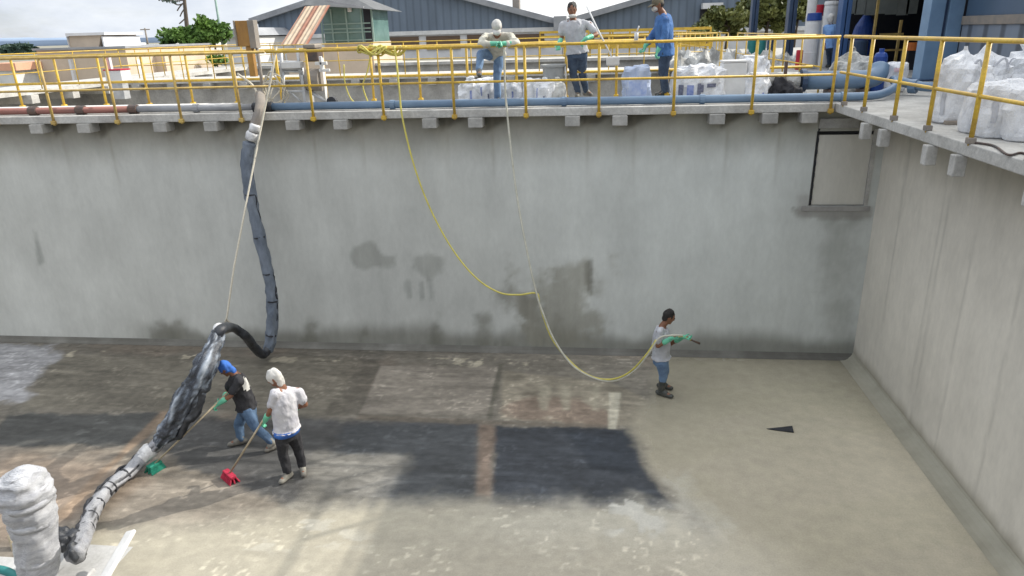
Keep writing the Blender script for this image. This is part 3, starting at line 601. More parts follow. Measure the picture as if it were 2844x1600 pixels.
# ------------------------------------------------------------------ bags
def bulk_bag(loc, sx, sy, sz, label, rz=0., top='flat', seed=0, prints=(), straps=True, mat=None, cat='bulk bag', name='bulk_bag', group='white bags on the walkways', lean=0., crumple=.12):
    e = empty(name, loc, label, cat, group); mat = mat or M['bag']
    rm = Matrix.Rotation(rz, 3, 'Z'); L = V(loc)
    rnd = random.Random(seed)
    def pt(a, z, puff=1.):
        # superellipse section
        p = 2.7; c, s_ = math.cos(a), math.sin(a); r = (abs(c)**p+abs(s_)**p)**(-1/p)
        return V((c*r*sx/2*puff+lean*z, s_*r*sy/2*puff, z*sz))
    n = 44; mb = MB(); rows = []
    prof = [(0., .86), (.03, .97), (.1, 1.03), (.2, 1.05), (.32, 1.06), (.44, 1.05), (.56, 1.05), (.68, 1.03), (.78, 1.01), (.86, .98)]
    if top == 'flat': prof += [(.93, .92), (.97, .78), (.99, .55), (1., .25), (1.01, .05)]
    elif top == 'peak': prof += [(.91, .82), (.98, .58), (1.04, .36), (1.10, .22), (1.17, .11), (1.22, .02)]
    elif top == 'folds': prof += [(.9, .86), (.97, .75), (1.02, .5), (1.08, .36), (1.16, .16), (1.24, .2), (1.29, .05)]
    for z, pf in prof:
        row = []
        for j in range(n):
            a = 2*math.pi*j/n; p = pt(a, z, pf)
            q = mnoise.fractal(V((p.x*4+seed*3.1, p.y*4, p.z*3.2)), 1., 2., 3)
            q2 = mnoise.noise(V((p.x*9+seed, p.y*9, p.z*5)))
            rg_ = 1-2*abs(mnoise.noise(V((p.x*6+seed*1.7, p.y*6, p.z*4.2+seed))))
            k = crumple*min(sx, sy)*(.7+.6*min(z, 1)); hh = mnoise.cell(V((p.x*13+seed, p.y*13, p.z*9)))
            p += V((math.cos(a), math.sin(a), (.55 if z > .75 else .15)))*(q*k*.75+q2*k*.5+rg_*k*.6+(hh-.5)*k*.16)
            if z <= .01: p.z = 0.004
            row.append(rm @ p+L)
        rows.append(row)
    vs = [p for r in rows for p in r]; fs = []
    for i in range(len(rows)-1):
        for j in range(n): fs.append((i*n+j, i*n+(j+1) % n, (i+1)*n+(j+1) % n, (i+1)*n+j))
    fs += [tuple(reversed(range(n))), tuple((len(rows)-1)*n+j for j in range(n))]
    mb.add(vs, fs); o = mb.build('sack', mat, e, smooth=False)
    # printed marks on the front face, following the bulge
    dg = None
    for (u0, u1, v0, v1, mk) in prints:
        pm = MB(); nx_, nz_ = 7, 5; k = 0; vs = []
        for a in range(nx_):
            for b in range(nz_):
                u = u0+(u1-u0)*a/(nx_-1); v = v0+(v1-v0)*b/(nz_-1)
                # cast onto the bag from the front
                og = rm @ V((u*sx/2, -sy*1.5, v*sz))+L
                ok, lc, nr, _ = o.ray_cast(og-L, rm @ V((0, 1, 0)))
                vs.append((lc+L+(rm @ V((0, -.012, 0)))) if ok else rm @ V((u*sx/2, -sy/2*1.08, v*sz))+L)
        fs = [(a*nz_+b, (a+1)*nz_+b, (a+1)*nz_+b+1, a*nz_+b+1) for a in range(nx_-1) for b in range(nz_-1)]
        pm.add(vs, fs); pm.build('print', mk, e, smooth=True)
    if straps:
        for sgn in (-1, 1):
            for q in (-1, 1):
                b0 = rm @ V((sgn*sx*.40, q*sy*.42, sz*.82))+L; b1 = rm @ V((sgn*sx*.30, q*sy*.36, sz*1.02))+L; b2 = rm @ V((sgn*sx*.12, q*sy*.40, sz*.9))+L
                MB().tube(catmull([b0, b1, b2], 5), .014, 6, flat=.5).build('strap', M['bag'] if rnd.random() < .5 else M['greycloth'], e)
    return e
P, PB = M['print'], M['printblue']
# back walkway, left group by the leaning man
bg_ = 'white sacks stacked on the back walkway'
def sack(px, py, w, h, label, **k):
    k.setdefault('crumple', .24); k.setdefault('rz', (k.get('seed', 0)*1.7 % 1)-.5)
    p = onZ(px, py, ZD); p.y = k.pop('y', p.y); q = onZ(px, py, ZD)
    p.x = CAM.x+(q.x-CAM.x)*(p.y-CAM.y)/(q.y-CAM.y)
    return bulk_bag((p.x, p.y, ZD), w, k.pop('d', w*.75), h, label, cat='sack', name='sack', group=bg_, straps=k.pop('straps', False), **k)
sack(1308, 284, .36, .36, 'white crumpled sack at the left end of the group behind the leaning man', seed=1, top='folds', y=.72, prints=((-.1, .1, .2, .7, PB),))
sack(1355, 284, .34, .38, 'white sack with a dark stripe near its foot, under the leaning man', seed=2, prints=((-.9, .9, .03, .09, P), (.25, .4, .25, .5, P), (-.5, -.38, .4, .8, PB)), y=.72)
sack(1425, 284, .40, .36, 'white sack just right of the leaning man feet', seed=3, top='flat', prints=((.3, .45, .3, .6, PB),), y=.8)
sack(1335, 270, .44, .42, 'white sack at the back of the group behind the leaning man', seed=4, y=1.0, prints=((-.5, -.3, .5, .8, PB),))
sack(1478, 284, .34, .40, 'white sack with a violet edge, left of the grey tub', seed=5, y=.75, prints=((-.75, -.45, .1, .6, PB),))
sack(1513, 283, .34, .34, 'creased white sack in front of the drum under the grey tub', seed=6, top='folds', y=.62, prints=((-.6, -.5, .2, .8, PB), (.1, .3, .3, .4, P)))
sack(1548, 284, .26, .34, 'small dirty white sack against the drum under the grey tub', seed=8, top='folds', y=.66, mat=M['tarp'])
bulk_bag((onZ(1940, 279, ZD).x, .75, ZD), .88, .6, .56, 'wide white bag with dark printed figures, right of the man in blue', seed=11, group=bg_, cat='sack', name='sack', straps=False,
         prints=((-.85, -.68, .12, .5, P), (-.55, -.3, .12, .5, PB), (-.16, -.02, .1, .55, P), (-.02, .08, .28, .5, P), (.2, .55, .42, .54, P)))
e = empty('box', (onZ(2030, 276, ZD).x, .8, ZD), 'smooth white box standing upright between two white bags', 'box')
MB().boxb(e.location.x-.2, e.location.x+.2, .62, .98, ZD+.002, ZD+.62).build('case', M['white'], e, bevel=.02)
MB().boxb(e.location.x-.205, e.location.x+.205, .615, .985, ZD+.622, ZD+.66).build('lid', M['white'], e, bevel=.012)
sack(2096, 277, .40, .40, 'white bag with a dark corner mark, right of the upright white box', seed=12, y=.72, prints=((-.9, -.6, .05, .22, P), (.5, .65, .2, .3, PB)))
sack(2085, 266, .5, .66, 'taller white bag behind the box and the dark bundle', seed=13, y=1.05)
p = onZ(1765, 285, ZD)
bulk_bag((p.x, .45, ZD), .44, .3, .60, 'translucent white and blue sack standing in front of the man in blue', seed=14, group=bg_, cat='sack', name='sack', straps=False, top='flat', crumple=.2, mat=pmat('bluish_sack', (.50, .56, .68), .5, c2=(.36, .44, .62), scale=4., bump=.3), prints=((-.8, .8, .1, .62, pmat('smudged_blue_print', (.30, .38, .62), .7, c2=(.50, .56, .70), scale=9., bump=0)),))
# dark bundle of rubber and cables
e = empty('cable_bundle', (onZ(2155, 268, ZD).x, .75, ZD), 'dark bundle of cable and cloth beside the wrapped pipe', 'cable bundle')
c = e.location
MB().ell((c.x, c.y, ZD+.19), (V((1,0,0)), V((0,1,0)), V((0,0,1))), (.2, .18, .15)).ell((c.x+.16, c.y-.05, ZD+.1), (V((1,0,0)), V((0,1,0)), V((0,0,1))), (.2, .16, .1)).ell((c.x-.15, c.y, ZD+.12), (V((1,0,0)), V((0,1,0)), V((0,0,1))), (.12, .15, .12)).build('bundle', M['blackcloth'], e, remesh=.02, sm=1, wrinkle=.09, wscale=9)
MB().tube(catmull([(c.x-.1, c.y-.22, ZD+.03), (c.x+.12, c.y-.28, ZD+.03), (c.x+.3, c.y-.2, ZD+.04), (c.x+.38, c.y-.05, ZD+.1)], 6), .02, 6).build('cable', M['steel'], e, smooth=True)
MB().tube([(c.x+.02, c.y, ZD+.2), (c.x+.02, c.y, ZD+.62)], .03, 8).build('stake', M['iron'], e)
# right walkway bulk bags
rg = 'white bulk bags on the right walkway'
def rbag(px, py, w, d, h, label, **k):
    p = onZ(px, py, ZD); return bulk_bag((p.x+k.pop('dx', 0.), p.y+k.pop('dy', d*.4), ZD+k.pop('dz', 0.)), w, d, h, label, group=rg, **k)
rbag(2662, 345, .46, .42, .74, 'white bulk bag with a pointed top, leftmost on the right walkway', seed=21, top='peak', prints=((-.86, -.7, .15, .5, M['greycloth']),), rz=-.2)
rbag(2722, 372, .30, .3, .55, 'small white bag with black square print, between two bulk bags', seed=22, top='folds', straps=False, prints=((-.45, .05, .12, .42, P), (-.45, .5, .52, .6, P)), rz=-.2)
rbag(2790, 352, .58, .55, .74, 'large white bulk bag with dark slanting seams and a torn pointed top', seed=23, top='peak', rz=-.25, dy=.75, prints=((-.6, -.42, .45, .85, P), (-.1, .08, .3, .78, P)))
rbag(2790, 386, .46, .4, .58, 'white bag with a vertical grey band, in front of the large bulk bag', seed=24, top='flat', prints=((-.6, -.4, .3, .75, M['greycloth']), (.15, .25, .0, .95, M['greycloth'])), rz=-.25, straps=False)
rbag(2835, 396, .40, .4, .56, 'white bag with a printed ring, at the right edge of the picture', seed=25, top='flat', rz=-.3, straps=False, dx=.1, prints=((-.5, .1, .72, .88, M['greycloth']),))
rbag(2838, 350, .6, .6, .72, 'tall white bulk bag at the right edge behind the others', seed=26, top='folds', rz=-.2, dy=.9, dx=.35)
tag(MB().tube(catmull([onZ(2700, 395, ZD+.015), onZ(2760, 405, ZD+.015), onZ(2800, 430, ZD+.015), onZ(2840, 425, ZD+.015), onZ(2900, 450, ZD+.015)], 8), .012, 6).build('cable', M['iron'], smooth=True), 'thin dark cable snaking on the right walkway below the bulk bags', 'cable')
tag(MB().boxb(-.5, .35, -3.05, -2.95, ZD+.002, ZD+.05).build('timber', M['greysteel'], bevel=.008), 'grey timber lying under the bulk bags on the right walkway', 'timber')
M['pinkprint'] = pmat('faded_pink_print', (.62, .38, .42), .7, c2=(.7, .6, .62), scale=14., bump=0)
# small heap of stuff by the elbow: brown cloth bag, blue can, pink bag
bulk_bag((-.12, 1.75, ZD), .62, .5, .62, 'grey sack lying behind the thick blue pipe', seed=31, mat=M['tarp'], top='folds', straps=False, cat='sack', name='sack', group='sacks behind the blue pipe')
bulk_bag((.62, 1.75, ZD), .42, .4, .5, 'pale pinkish sack with red print right of the blue can', seed=32, top='flat', straps=False, cat='sack', name='sack', group='sacks behind the blue pipe', prints=((-.3, .3, .72, .85, M['pinkprint']),))
e = empty('drum', (.33, 1.6, ZD+0), 'blue plastic can between the grey and the pinkish sack', 'can')
MB().lathe((.33, 1.6, ZD+.002), [(.10, 0), (.115, .02), (.115, .62), (.09, .68), (.045, .7), (.045, .76)], 14).build('body', M['royal'], e, smooth=False)

# drum with the grey tub on it
p = onZ(1537, 284, ZD); p.y = .85
e = empty('drum', (p.x, .92, ZD), 'dark stained drum that carries the grey tub', 'drum')
MB().lathe((p.x, .92, ZD+.002), [(.15, 0), (.155, .03), (.15, .06), (.15, .24), (.155, .26), (.15, .30)], 18).build('body', M['greysteel'], e)
e = empty('tub', (p.x, .92, ZD+.31), 'wide grey plastic tub with a rim, standing on the drum', 'tub')
MB().lathe((p.x, .92, ZD+.305), [(.165, 0), (.178, .02), (.20, .30), (.232, .31), (.236, .345), (.215, .35), (.195, .30), (.16, .04)], 22).build('body', M['greytub'], e, smooth=False)
MB().tube([(p.x+.21, .85, ZD+.62), (p.x+.225, .8, ZD+.48), (p.x+.22, .85, ZD+.36)], .018, 6).build('handle', M['white'], e, smooth=True)

# ------------------------------------------------------------------ heap of dirty sheets and rubble on the walk beyond the corner
for k, (px, py, w, h) in enumerate(((1895, 192, 1.5, .55), (1965, 192, 1.3, .6), (2030, 190, 1.5, .55), (2100, 186, 1.5, .5), (2180, 182, 1.6, .42), (1930, 176, 1.6, .55), (2010, 172, 1.8, .5))):
    p = onZ(px, py, ZD); lab = ('crumpled dirty sheet heap at the left end, next to the man in blue', 'crumpled pale sheet heap behind the wide printed bag', 'crumpled sheet heap behind the upright white box', 'pale sheet heap left of the thick yellow post', 'flat white sheet heap below the red container', 'dirty sheet heap in the second row, left one', 'dirty sheet heap in the second row, right one')[k]
    mb = MB(); n = 22
    vs = []; fs = []
    for i in range(n):
        for j in range(n):
            u, v_ = i/(n-1)*2-1, j/(n-1)*2-1; r = max(0, 1-(abs(u)**2.6+abs(v_)**2.6)**(1/2.6))
            z = min(1, r*2.4)*h*(.55+.75*mnoise.noise(V((u*2.3+k*5, v_*2.3, k)))+.35*mnoise.noise(V((u*6+k, v_*6, 2)))) if r > 0 else 0
            vs.append((p.x+u*w/2, p.y+v_*w*.45, ZD+.004+max(0, z)))
    for i in range(n-1):
        for j in range(n-1): fs.append((i*n+j, (i+1)*n+j, (i+1)*n+j+1, i*n+j+1))
    tag(mb.add(vs, fs).build('tarpaulin_heap', M['tarp']), lab, 'sheet heap', 'heaps of dirty sheet')

# ------------------------------------------------------------------ rusty column and hoisting gear on the walkway
pc = onY(693, 140, .55)
e = empty('steel_column', (pc.x, .55, ZD), 'rusty ochre and grey box column standing on a thin grey post', 'column')
zt_ = onY(693, 57, .55).z; zm_ = onY(693, 128, .55).z
MB().boxb(pc.x-.16, pc.x+.07, .47, .6, zm_, zt_).build('ochre_face', M['ochre'], e, bevel=.006)
MB().boxb(pc.x+.072, pc.x+.19, .45, .62, zm_-.04, zt_+.005).build('grey_web', M['greysteel'], e, bevel=.006)
MB().boxb(pc.x-.19, pc.x-.162, .45, .62, zm_+.0, zt_+.005).build('flange', M['greysteel'], e, bevel=.004)
MB().boxb(pc.x-.04, pc.x+.065, .5, .62, ZM+.1, zm_-.002).build('rust_leg', M['ochre'], e, bevel=.004)
MB().tube([(pc.x+.16, .53, ZD), (pc.x+.16, .53, zm_)], .032, 8).build('post', M['greysteel'], e, smooth=True)

def at(px, py, y): return onY(px, py, y)
e = empty('hoist_frame', tuple(at(800, 285, .55)), 'pale metal hoist frame on the walkway with braces and cross bars', 'hoist')
e.location.z = ZD; OFF[e.name] = e.location.copy()
def bar(name, pts, r=.022, mat=None, y=.55, par=e): return MB().tube([at(*q, y) if len(q) == 2 else at(q[0], q[1], q[2]) for q in pts], r, 8).build(name, mat or M['steel'], par, smooth=True)
bar('leg', [(780, 140), (785, 235)], .03); bar('leg', [(825, 135), (838, 230)], .03); bar('leg', [(838, 180, .8), (842, 232, .8)], .03)
bar('cross_bar', [(782, 190), (838, 190)], .035); bar('cross_bar', [(784, 198), (840, 199)], .02)
bar('leg', [(788, 200), (786, 285)], .026); bar('brace', [(806, 256), (845, 290)], .018); bar('cross_bar', [(788, 254), (862, 254)], .016)
bar('brace', [(862, 255), (915, 288)], .035); bar('brace', [(757, 185), (735, 290)], .02); bar('head_block', [(790, 178), (832, 178)], .06)
MB().boxb(at(783, 180, .5).x, at(836, 180, .5).x, .46, .64, at(800, 190, .5).z, at(800, 172, .5).z).build('head_plate', M['white'], e, bevel=.01)
e = empty('winch', tuple(at(880, 288, .6)), 'dark winch motor with a grey drum and pale stand on the walkway', 'winch')
e.location.z = ZD; OFF[e.name] = e.location.copy()
q0, q1 = at(855, 135, .6), at(893, 170, .6); MB().boxb(q0.x, q1.x, .45, .75, q1.z, q0.z).build('motor', M['iron'], e, bevel=.03)
q0, q1 = at(850, 123, .6), at(885, 134, .6); MB().boxb(q0.x, q1.x, .42, .8, q1.z, q0.z).build('motor_cover', M['greysteel'], e, bevel=.02)
q = at(875, 222, .6); MB().tube([(q.x-.13, .6, q.z), (q.x+.12, .6, q.z)], .2, 16).build('drum', M['greysteel'], e, smooth=False)
MB().boxb(q.x-.19, q.x-.14, .4, .8, ZD, q.z+.1).build('side_plate', M['steel'], e)
q0, q1 = at(893, 160, .6), at(915, 290, .6); MB().boxb(q0.x+.03, q1.x-.02, .5, .62, ZD, q0.z).build('stand', M['white'], e, bevel=.012)
q = at(893, 176, .42); MB().box((q.x, .4, q.z), .22, .06, .06).box((q.x, .4, q.z), .05, .06, .24).box((q.x+.05, .4, q.z-.12), .2, .05, .05).build('valve', M['white'], e, bevel=.01)
q = at(930, 282, .45); MB().tube([(q.x-.05, .4, q.z), (q.x-.05, .5, q.z)], .09, 14).build('wheel', M['black_rubber'], e)
tag(MB().tube(catmull([at(660, 205, .3), at(700, 235, .2), at(715, 262, .1), at(722, 285, -.05)], 6), .02, 7).build('strap', M['rope'], smooth=True), 'pale strap hanging from the rusty column to the hose', 'strap')
# coil of pale rope on the hoist
mb = MB()
for k in range(5):
    c0 = at(745+6*k, 250, .42+.02*k); mb.tube([c0+V(((.10+.03*k)*math.cos(t)+.03*math.sin(3*t+k), .05*math.sin(2*t+k), (.16+.035*(k*2%5))*math.sin(t)+.04*math.cos(2*t+k*2))) for t in [2*math.pi*i/20 for i in range(21)]], .014, 6)
tag(mb.build('rope_coil', M['rope'], smooth=True), 'coil of pale rope hanging beside the hoist frame', 'rope')

# ------------------------------------------------------------------ big suction hose, rope, thin hoses
def hose_mesh(name, path, r, mat, parent, n=16, amp=.0, fold=0, seed=0, fl=1., attr=None):
    pts = path; mb = MB(); m_ = len(pts); rr = r if isinstance(r, list) else [r]*m_; a = None
    for i, p in enumerate(pts):
        d = (pts[min(i+1, m_-1)]-pts[max(i-1, 0)]).normalized()
        if a is None: a, b = frame_of(d)
        a = (a-d*a.dot(d)).normalized(); b = d.cross(a)
        for j in range(n):
            t = 2*math.pi*j/n; q = rr[i]
            q *= 1+amp*mnoise.fractal(V((math.cos(t)*1.8, math.sin(t)*1.8, i*.22+seed)), 1., 2., 4)+(fold*math.sin(t*6+i*.15+2.5*mnoise.noise(V((i*.13, seed, t*.5)))) if fold else 0)
            mb.v.append(tuple(p+a*(q*math.cos(t))+b*(q*fl*math.sin(t))))
    for i in range(m_-1):
        for j in range(n): mb.f.append((i*n+j, i*n+(j+1) % n, (i+1)*n+(j+1) % n, (i+1)*n+j))
    mb.f += [tuple(reversed(range(n))), tuple((m_-1)*n+j for j in range(n))]
    return mb.build(name, mat, parent, smooth=True, attr=attr)
M['lay'] = pmat('grey_blue_hose_cloth', (.115, .14, .18), .5, c2=(.20, .23, .275), scale=4., bump=.5, stretch=(1, 1, .5), fine=.08)
M['layblack'] = pmat('black_hose_sleeve', (.018, .02, .025), .35, c2=(.05, .055, .065), scale=8., bump=.4, spec=.5)
M['wrap'] = pmat('shiny_black_film', (1, 1, 1), .28, c2=(.7, .7, .72), scale=9., bump=.5, spec=.6, attr='Col')
M['wrap_lt'] = pmat('grey_film', (.30, .34, .40), .3, c2=(.42, .45, .5), scale=4., bump=.3, spec=.6)
M['tape'] = pmat('white_tape', (.74, .74, .74), .5, c2=(.45, .45, .46), scale=9., bump=.3)
H0 = at(722, 300, -.28)
e = empty('suction_hose', tuple(H0), 'big grey blue suction hose hanging from the walkway down to the pump skid', 'hose')
A = [at(722, 262, .0), at(722, 300, -.30), at(712, 340, -.42), at(698, 385, -.45)]
hose_mesh('top_elbow', catmull(A, 6), .085, M['greysteel'], e, amp=.3, seed=2)
B = [at(693, 395, -.45), at(686, 460, -.46), at(696, 540, -.46), at(716, 640, -.48), at(738, 730, -.5), at(752, 800, -.52), at(757, 860, -.55), at(753, 930, -.6), at(744, 975, -.65)]
hose_mesh('upper_hose', catmull(B, 10), .104, M['lay'], e, n=24, amp=.30, fold=.04, seed=5, fl=.85)
cq = catmull(B, 10)
for a_, b_, o_ in ((20, 30, .09), (44, 56, .10), (52, 66, .09)): MB().tube([p+V((o_+.02*math.sin(i*1.3), -.02, 0)) for i, p in enumerate(cq[a_:b_])], .016, 5, wob=.7, flat=.5).build('loose_strip', M['black_rubber'], e, smooth=True)
Cc = [at(746, 968, -.66), at(730, 986, -.8), at(704, 962, -1.1), at(680, 932, -1.5), at(645, 910, -1.8), onZ(618, 912, 1.76), onZ(602, 935, 1.7)]
hose_mesh('black_sleeve', catmull(Cc, 8), .078, M['layblack'], e, amp=.22, seed=9)
pB = [onZ(610, 912, 1.75), onZ(592, 965, 1.62), onZ(570, 1020, 1.45), onZ(540, 1080, 1.15), onZ(500, 1150, .8), onZ(466, 1200, .52), onZ(436, 1236, .33)]
cpB = catmull(pB, 12); colB = []
rB = [.07+.095*math.sin(math.pi*min(1, max(0, (i-2)/70)))**.7*(1+.14*math.sin(i*.33)) for i in range(len(cpB))]
for i in range(len(cpB)):
    for jj in range(40):
        t = 2*math.pi*jj/40; tw = t+i*.035
        q = mnoise.fractal(V((math.cos(tw)*3.4, math.sin(tw)*3.4, i*.045)), 1., 2., 4)+.35*mnoise.noise(V((math.cos(tw)*8, math.sin(tw)*8, i*.16)))
        f = max(0, min(1, (q+.02)*2.4)); f2 = max(0, min(1, (q-.42)*3)); base = [.035+.20*f, .042+.235*f, .055+.28*f]
        colB.append([b*(1-f2)+c*f2 for b, c in zip(base, (.55, .60, .66))]+[1])  # pale streaks paint grey reflections and highlights into the film colour
hose_mesh('wrapped_bundle', cpB, rB, M['wrap'], e, n=40, amp=.32, fold=.09, seed=14, attr=colB)
# a slack black flap of film hangs under the bundle
fl_ = [p+V((.10, -.05, -.10-.05*math.sin(i*.5))) for i, p in enumerate(cpB[26:60])]
hose_mesh('film_flap', fl_, [.025+.06*math.sin(math.pi*i/33) for i in range(34)], M['layblack'], e, n=16, amp=.6, fold=.1, seed=17, fl=.7)
pD = [onZ(440, 1232, .34), onZ(405, 1262, .22), onZ(365, 1305, .15), onZ(322, 1340, .13), onZ(284, 1378, .14), onZ(258, 1420, .2), onZ(238, 1470, .3), onZ(222, 1515, .42), onZ(212, 1545, .46)]
cpD = catmull(pD, 10); colD = []
for i in range(len(cpD)):
    for jj in range(24):
        t = 2*math.pi*jj/24
        q = mnoise.fractal(V((math.cos(t)*2.2, math.sin(t)*2.2, i*.07)), 1., 2., 4)
        dk = max(0, min(1, (q+.55*mnoise.noise(V((i*.05, 2, 7)))+max(0, (i-50)/60)-.30)*3)); colD.append([(.36*(1-dk)+.045*dk)*x for x in (1, 1.02, 1.08)]+[1])
hose_mesh('lower_hose', cpD, .094, M['wrap'], e, n=24, amp=.22, seed=21, attr=colD)
for o_, r_ in (((-.09, .05, .05), .022), ((-.11, .03, 0), .03)):
    MB().tube([x+V(o_)+V((.02*math.sin(i*.5), 0, .015*math.sin(i*.8))) for i, x in enumerate(cpD[14:88])], r_, 6, wob=.4).build('cord', M['black_rubber'], e, smooth=True)
for q, w, mt_ in (((692, 382, -.45), .105, 'tape'), ((706, 352, -.42), .095, 'tape'), ((605, 920, -2.25), .09, 'tape'), ((420, 1250, -4.03), .115, 'tape'), ((402, 1267, -4.12), .105, 'tape'), ((386, 1284, -4.2), .10, 'tape')):
    q = at(*q); i = min(range(len(pB)), key=lambda k: (pB[k]-q).length)
    best = min((catmull(A, 6), catmull(B, 10), catmull(pB, 12), catmull(pD, 10)), key=lambda L_: min((x-q).length for x in L_))
    k = min(range(1, len(best)-1), key=lambda i_: (best[i_]-q).length); d = (best[k+1]-best[k-1]).normalized()
    MB().tube([best[k]-d*.07, best[k]-d*.03, best[k]+d*.02, best[k]+d*.07], [w*.94, w*1.06, w*.98, w*1.03], 14, wob=.12, seed=k).build('tape_joint', M[mt_], e, smooth=True)
def bands(path, ks, r, mat):
    for k in ks:
        d = (path[k+1]-path[k-1]).normalized(); MB().tube([path[k]-d*.012, path[k]+d*.012], r, 16, wob=.1, seed=k).build('band', mat, e)
cB = catmull(B, 10); bands(cB, (20, 32, 44, 56, 70), .103, M['black_rubber'])
cD = catmull(pD, 10); bands(cD, (24, 34, 38, 46, 54, 60), .101, M['black_rubber'])

MB().tube([x+V((.07, -.07, .03)) for x in cD[16:66]], .016, 6).build('cord', M['black_rubber'], e, smooth=True)
tag(MB().tube([at(768, 130, -.2), at(757, 200, -.3), at(738, 290, -.36), at(700, 480, -.95), at(650, 740, -1.8), at(630, 880, -2.05), at(622, 905, -2.1)], .017, 6).build('rope', M['rope'], smooth=True), 'pale taut rope from the handrail down to the bent hose', 'rope')
tag(MB().tube([at(628, 886, -2.05), at(640, 900, -1.95), at(648, 918, -1.88), at(628, 925, -2.0), at(620, 905, -2.1)], .02, 6).build('rope_knot', M['rope'], smooth=True), 'pale rope knot round the top of the bent hose', 'rope')
yh = catmull([at(1095, 128, -.24), at(1102, 180, -.3), at(1109, 250, -.33), at(1118, 330, -.34), at(1150, 460, -.38), at(1195, 580, -.45), at(1255, 690, -.6), at(1320, 770, -.75), at(1385, 812, -.85), at(1440, 819, -.9), at(1490, 815, -.95), at(1500, 850, -1.0), at(1530, 935, -1.12), at(1575, 995, -1.25), at(1630, 1040, -1.4), at(1690, 1054, -1.55), at(1745, 1036, -1.75), at(1795, 985, -1.95), at(1822, 945, -2.0)], 7)
tag(MB().tube(yh, .016, 6).build('thin_hose', M['yhose'], smooth=True), 'thin yellow hose drooping from the coil on the handrail to the man by the wall', 'hose')
wh = catmull([at(1400, 136, -.3), at(1402, 220, -.34), at(1408, 310, -.36), at(1432, 520, -.55), at(1462, 690, -.8), at(1490, 815, -.97), at(1512, 880, -1.07), at(1540, 945, -1.18), at(1590, 1015, -1.32), at(1650, 1050, -1.46), at(1705, 1058, -1.6), at(1760, 1032, -1.82), at(1805, 978, -1.98), at(1830, 940, -2.0), at(1862, 932, -1.95), at(1895, 932, -1.85)], 7)
tag(MB().tube(wh, .017, 6).build('thin_hose', M['whose'], smooth=True), 'pale hose from the gloves of the leaning man down to the man by the wall', 'hose')
mb = MB()
for k in range(9):
    c0 = at(1020+9*k, 138+3*(k % 3), -.25+.012*k); w_ = .17+.03*(k % 3)
    mb.tube([c0+V((w_*math.cos(t), .05*math.sin(t), .055*math.sin(2*t+k)+.02*math.cos(3*t))) for t in [2*math.pi*i/18 for i in range(19)]], .016, 6)
mb.tube(catmull([at(1030, 150, .1), at(1020, 200, .2), at(1008, 240, .25), at(1025, 292, .3)], 6), .012, 6)
mb.tube(catmull([at(955, 180, .2), at(958, 230, .3), at(975, 275, .35), at(1000, 292, .3)], 6), .012, 6)
tag(mb.build('hose_coil', M['yhose'], smooth=True), 'loops of yellow hose bundled over the top handrail', 'hose')

# ------------------------------------------------------------------ pump skid and wrapped object at the near left
e = empty('pump_skid', tuple(onZ(250, 1640)), 'white pump skid at the near left corner where the big hose ends', 'pump skid')
c0 = onY(200, 1520, -5.95); zt_ = c0.z-.12
M['skidwhite'] = pmat('scuffed_white_skid', (.50, .50, .50), .55, c2=(.36, .36, .35), scale=2.4, bump=.15, fine=.1)
xl, xr = onY(150, 1510, -5.9).x, onY(372, 1510, -5.9).x
MB().boxb(xl, xr-.03, -7.3, -5.86, 0.002, zt_-.05).build('tank', M['skidwhite'], e, bevel=.02)
MB().boxb(xl-.04, xr+.01, -7.35, -5.82, zt_-.048, zt_-.02).build('deck_board', M['skidwhite'], e, bevel=.006)
MB().boxb(xl-.05, xr+.02, -5.885, -5.80, zt_-.06, zt_+.045).build('rear_curb', M['skidwhite'], e, bevel=.012)
MB().boxb(xr-.045, xr+.045, -7.35, -5.89, zt_-.06, zt_+.045).build('side_curb', M['skidwhite'], e, bevel=.012)
for k in range(3): MB().boxb(xl+.12+k*.33, xl+.15+k*.33, -7.3, -5.892, zt_-.018, zt_+.012).build('slat', M['steel'], e)
MB().boxb(xl+.45, xl+.85, -6.75, -6.3, zt_-.017, zt_+.16).build('hatch', M['skidwhite'], e, bevel=.02)
q0, q1 = onY(365, 1475, -6.1), onY(270, 1640, -6.9)
MB().beam(q1, q0, .13, .05, V((1, 0, .3))).build('lifting_arm', M['white'], e, bevel=.02)
MB().boxb(xl-.9, xl-.06, -7.0, -6.15, .002, zt_-.15).build('side_tray', M['skidwhite'], e, bevel=.02)
mb = MB(); rr_ = random.Random(4)
for k in range(7):
    c_ = onZ(185+rr_.uniform(-22, 22), 1520+rr_.uniform(-38, 22), .42+rr_.uniform(-.1, .1)); mb.ell(c_, (V((1,0,0)), V((0,1,0)), V((0,0,1))), (.10, .09, .10), 10, 7)
mb.build('hose_end_wrap', M['layblack'], e, remesh=.02, sm=1, wrinkle=.06, wscale=9)
tag(MB().tube([onY(30, 1485, -5.95), onY(62, 1590, -6.15), onY(70, 1640, -6.3)], .04, 8).build('stake', M['wood'], smooth=True), 'brown wooden stake leaning behind the plastic wrapped column', 'stake')
tag(MB().tube(catmull([onY(-40, 1578, -6.4), onY(10, 1585, -6.4), onY(40, 1600, -6.45), onY(60, 1630, -6.5)], 6), .05, 8).build('strap', M['teal'], smooth=True), 'dark green strap at the bottom left corner', 'strap')
mb = MB(); pts = [onY(100, 1690, -6.5), onY(108, 1600, -6.5), onY(103, 1520, -6.5), onY(92, 1450, -6.5), onY(78, 1400, -6.5), onY(66, 1360, -6.5), onY(58, 1325, -6.5), onY(52, 1308, -6.5), onY(48, 1300, -6.5)]
ww = [.20, .195, .205, .22, .25, .265, .215, .11, .04]
cp = catmull(pts, 7); rr = []
for i in range(len(cp)):
    t = i/7; k = min(int(t), len(ww)-2); rr.append(ww[k]*(1-(t-k))+ww[k+1]*(t-k))
M['film2'] = M['film']
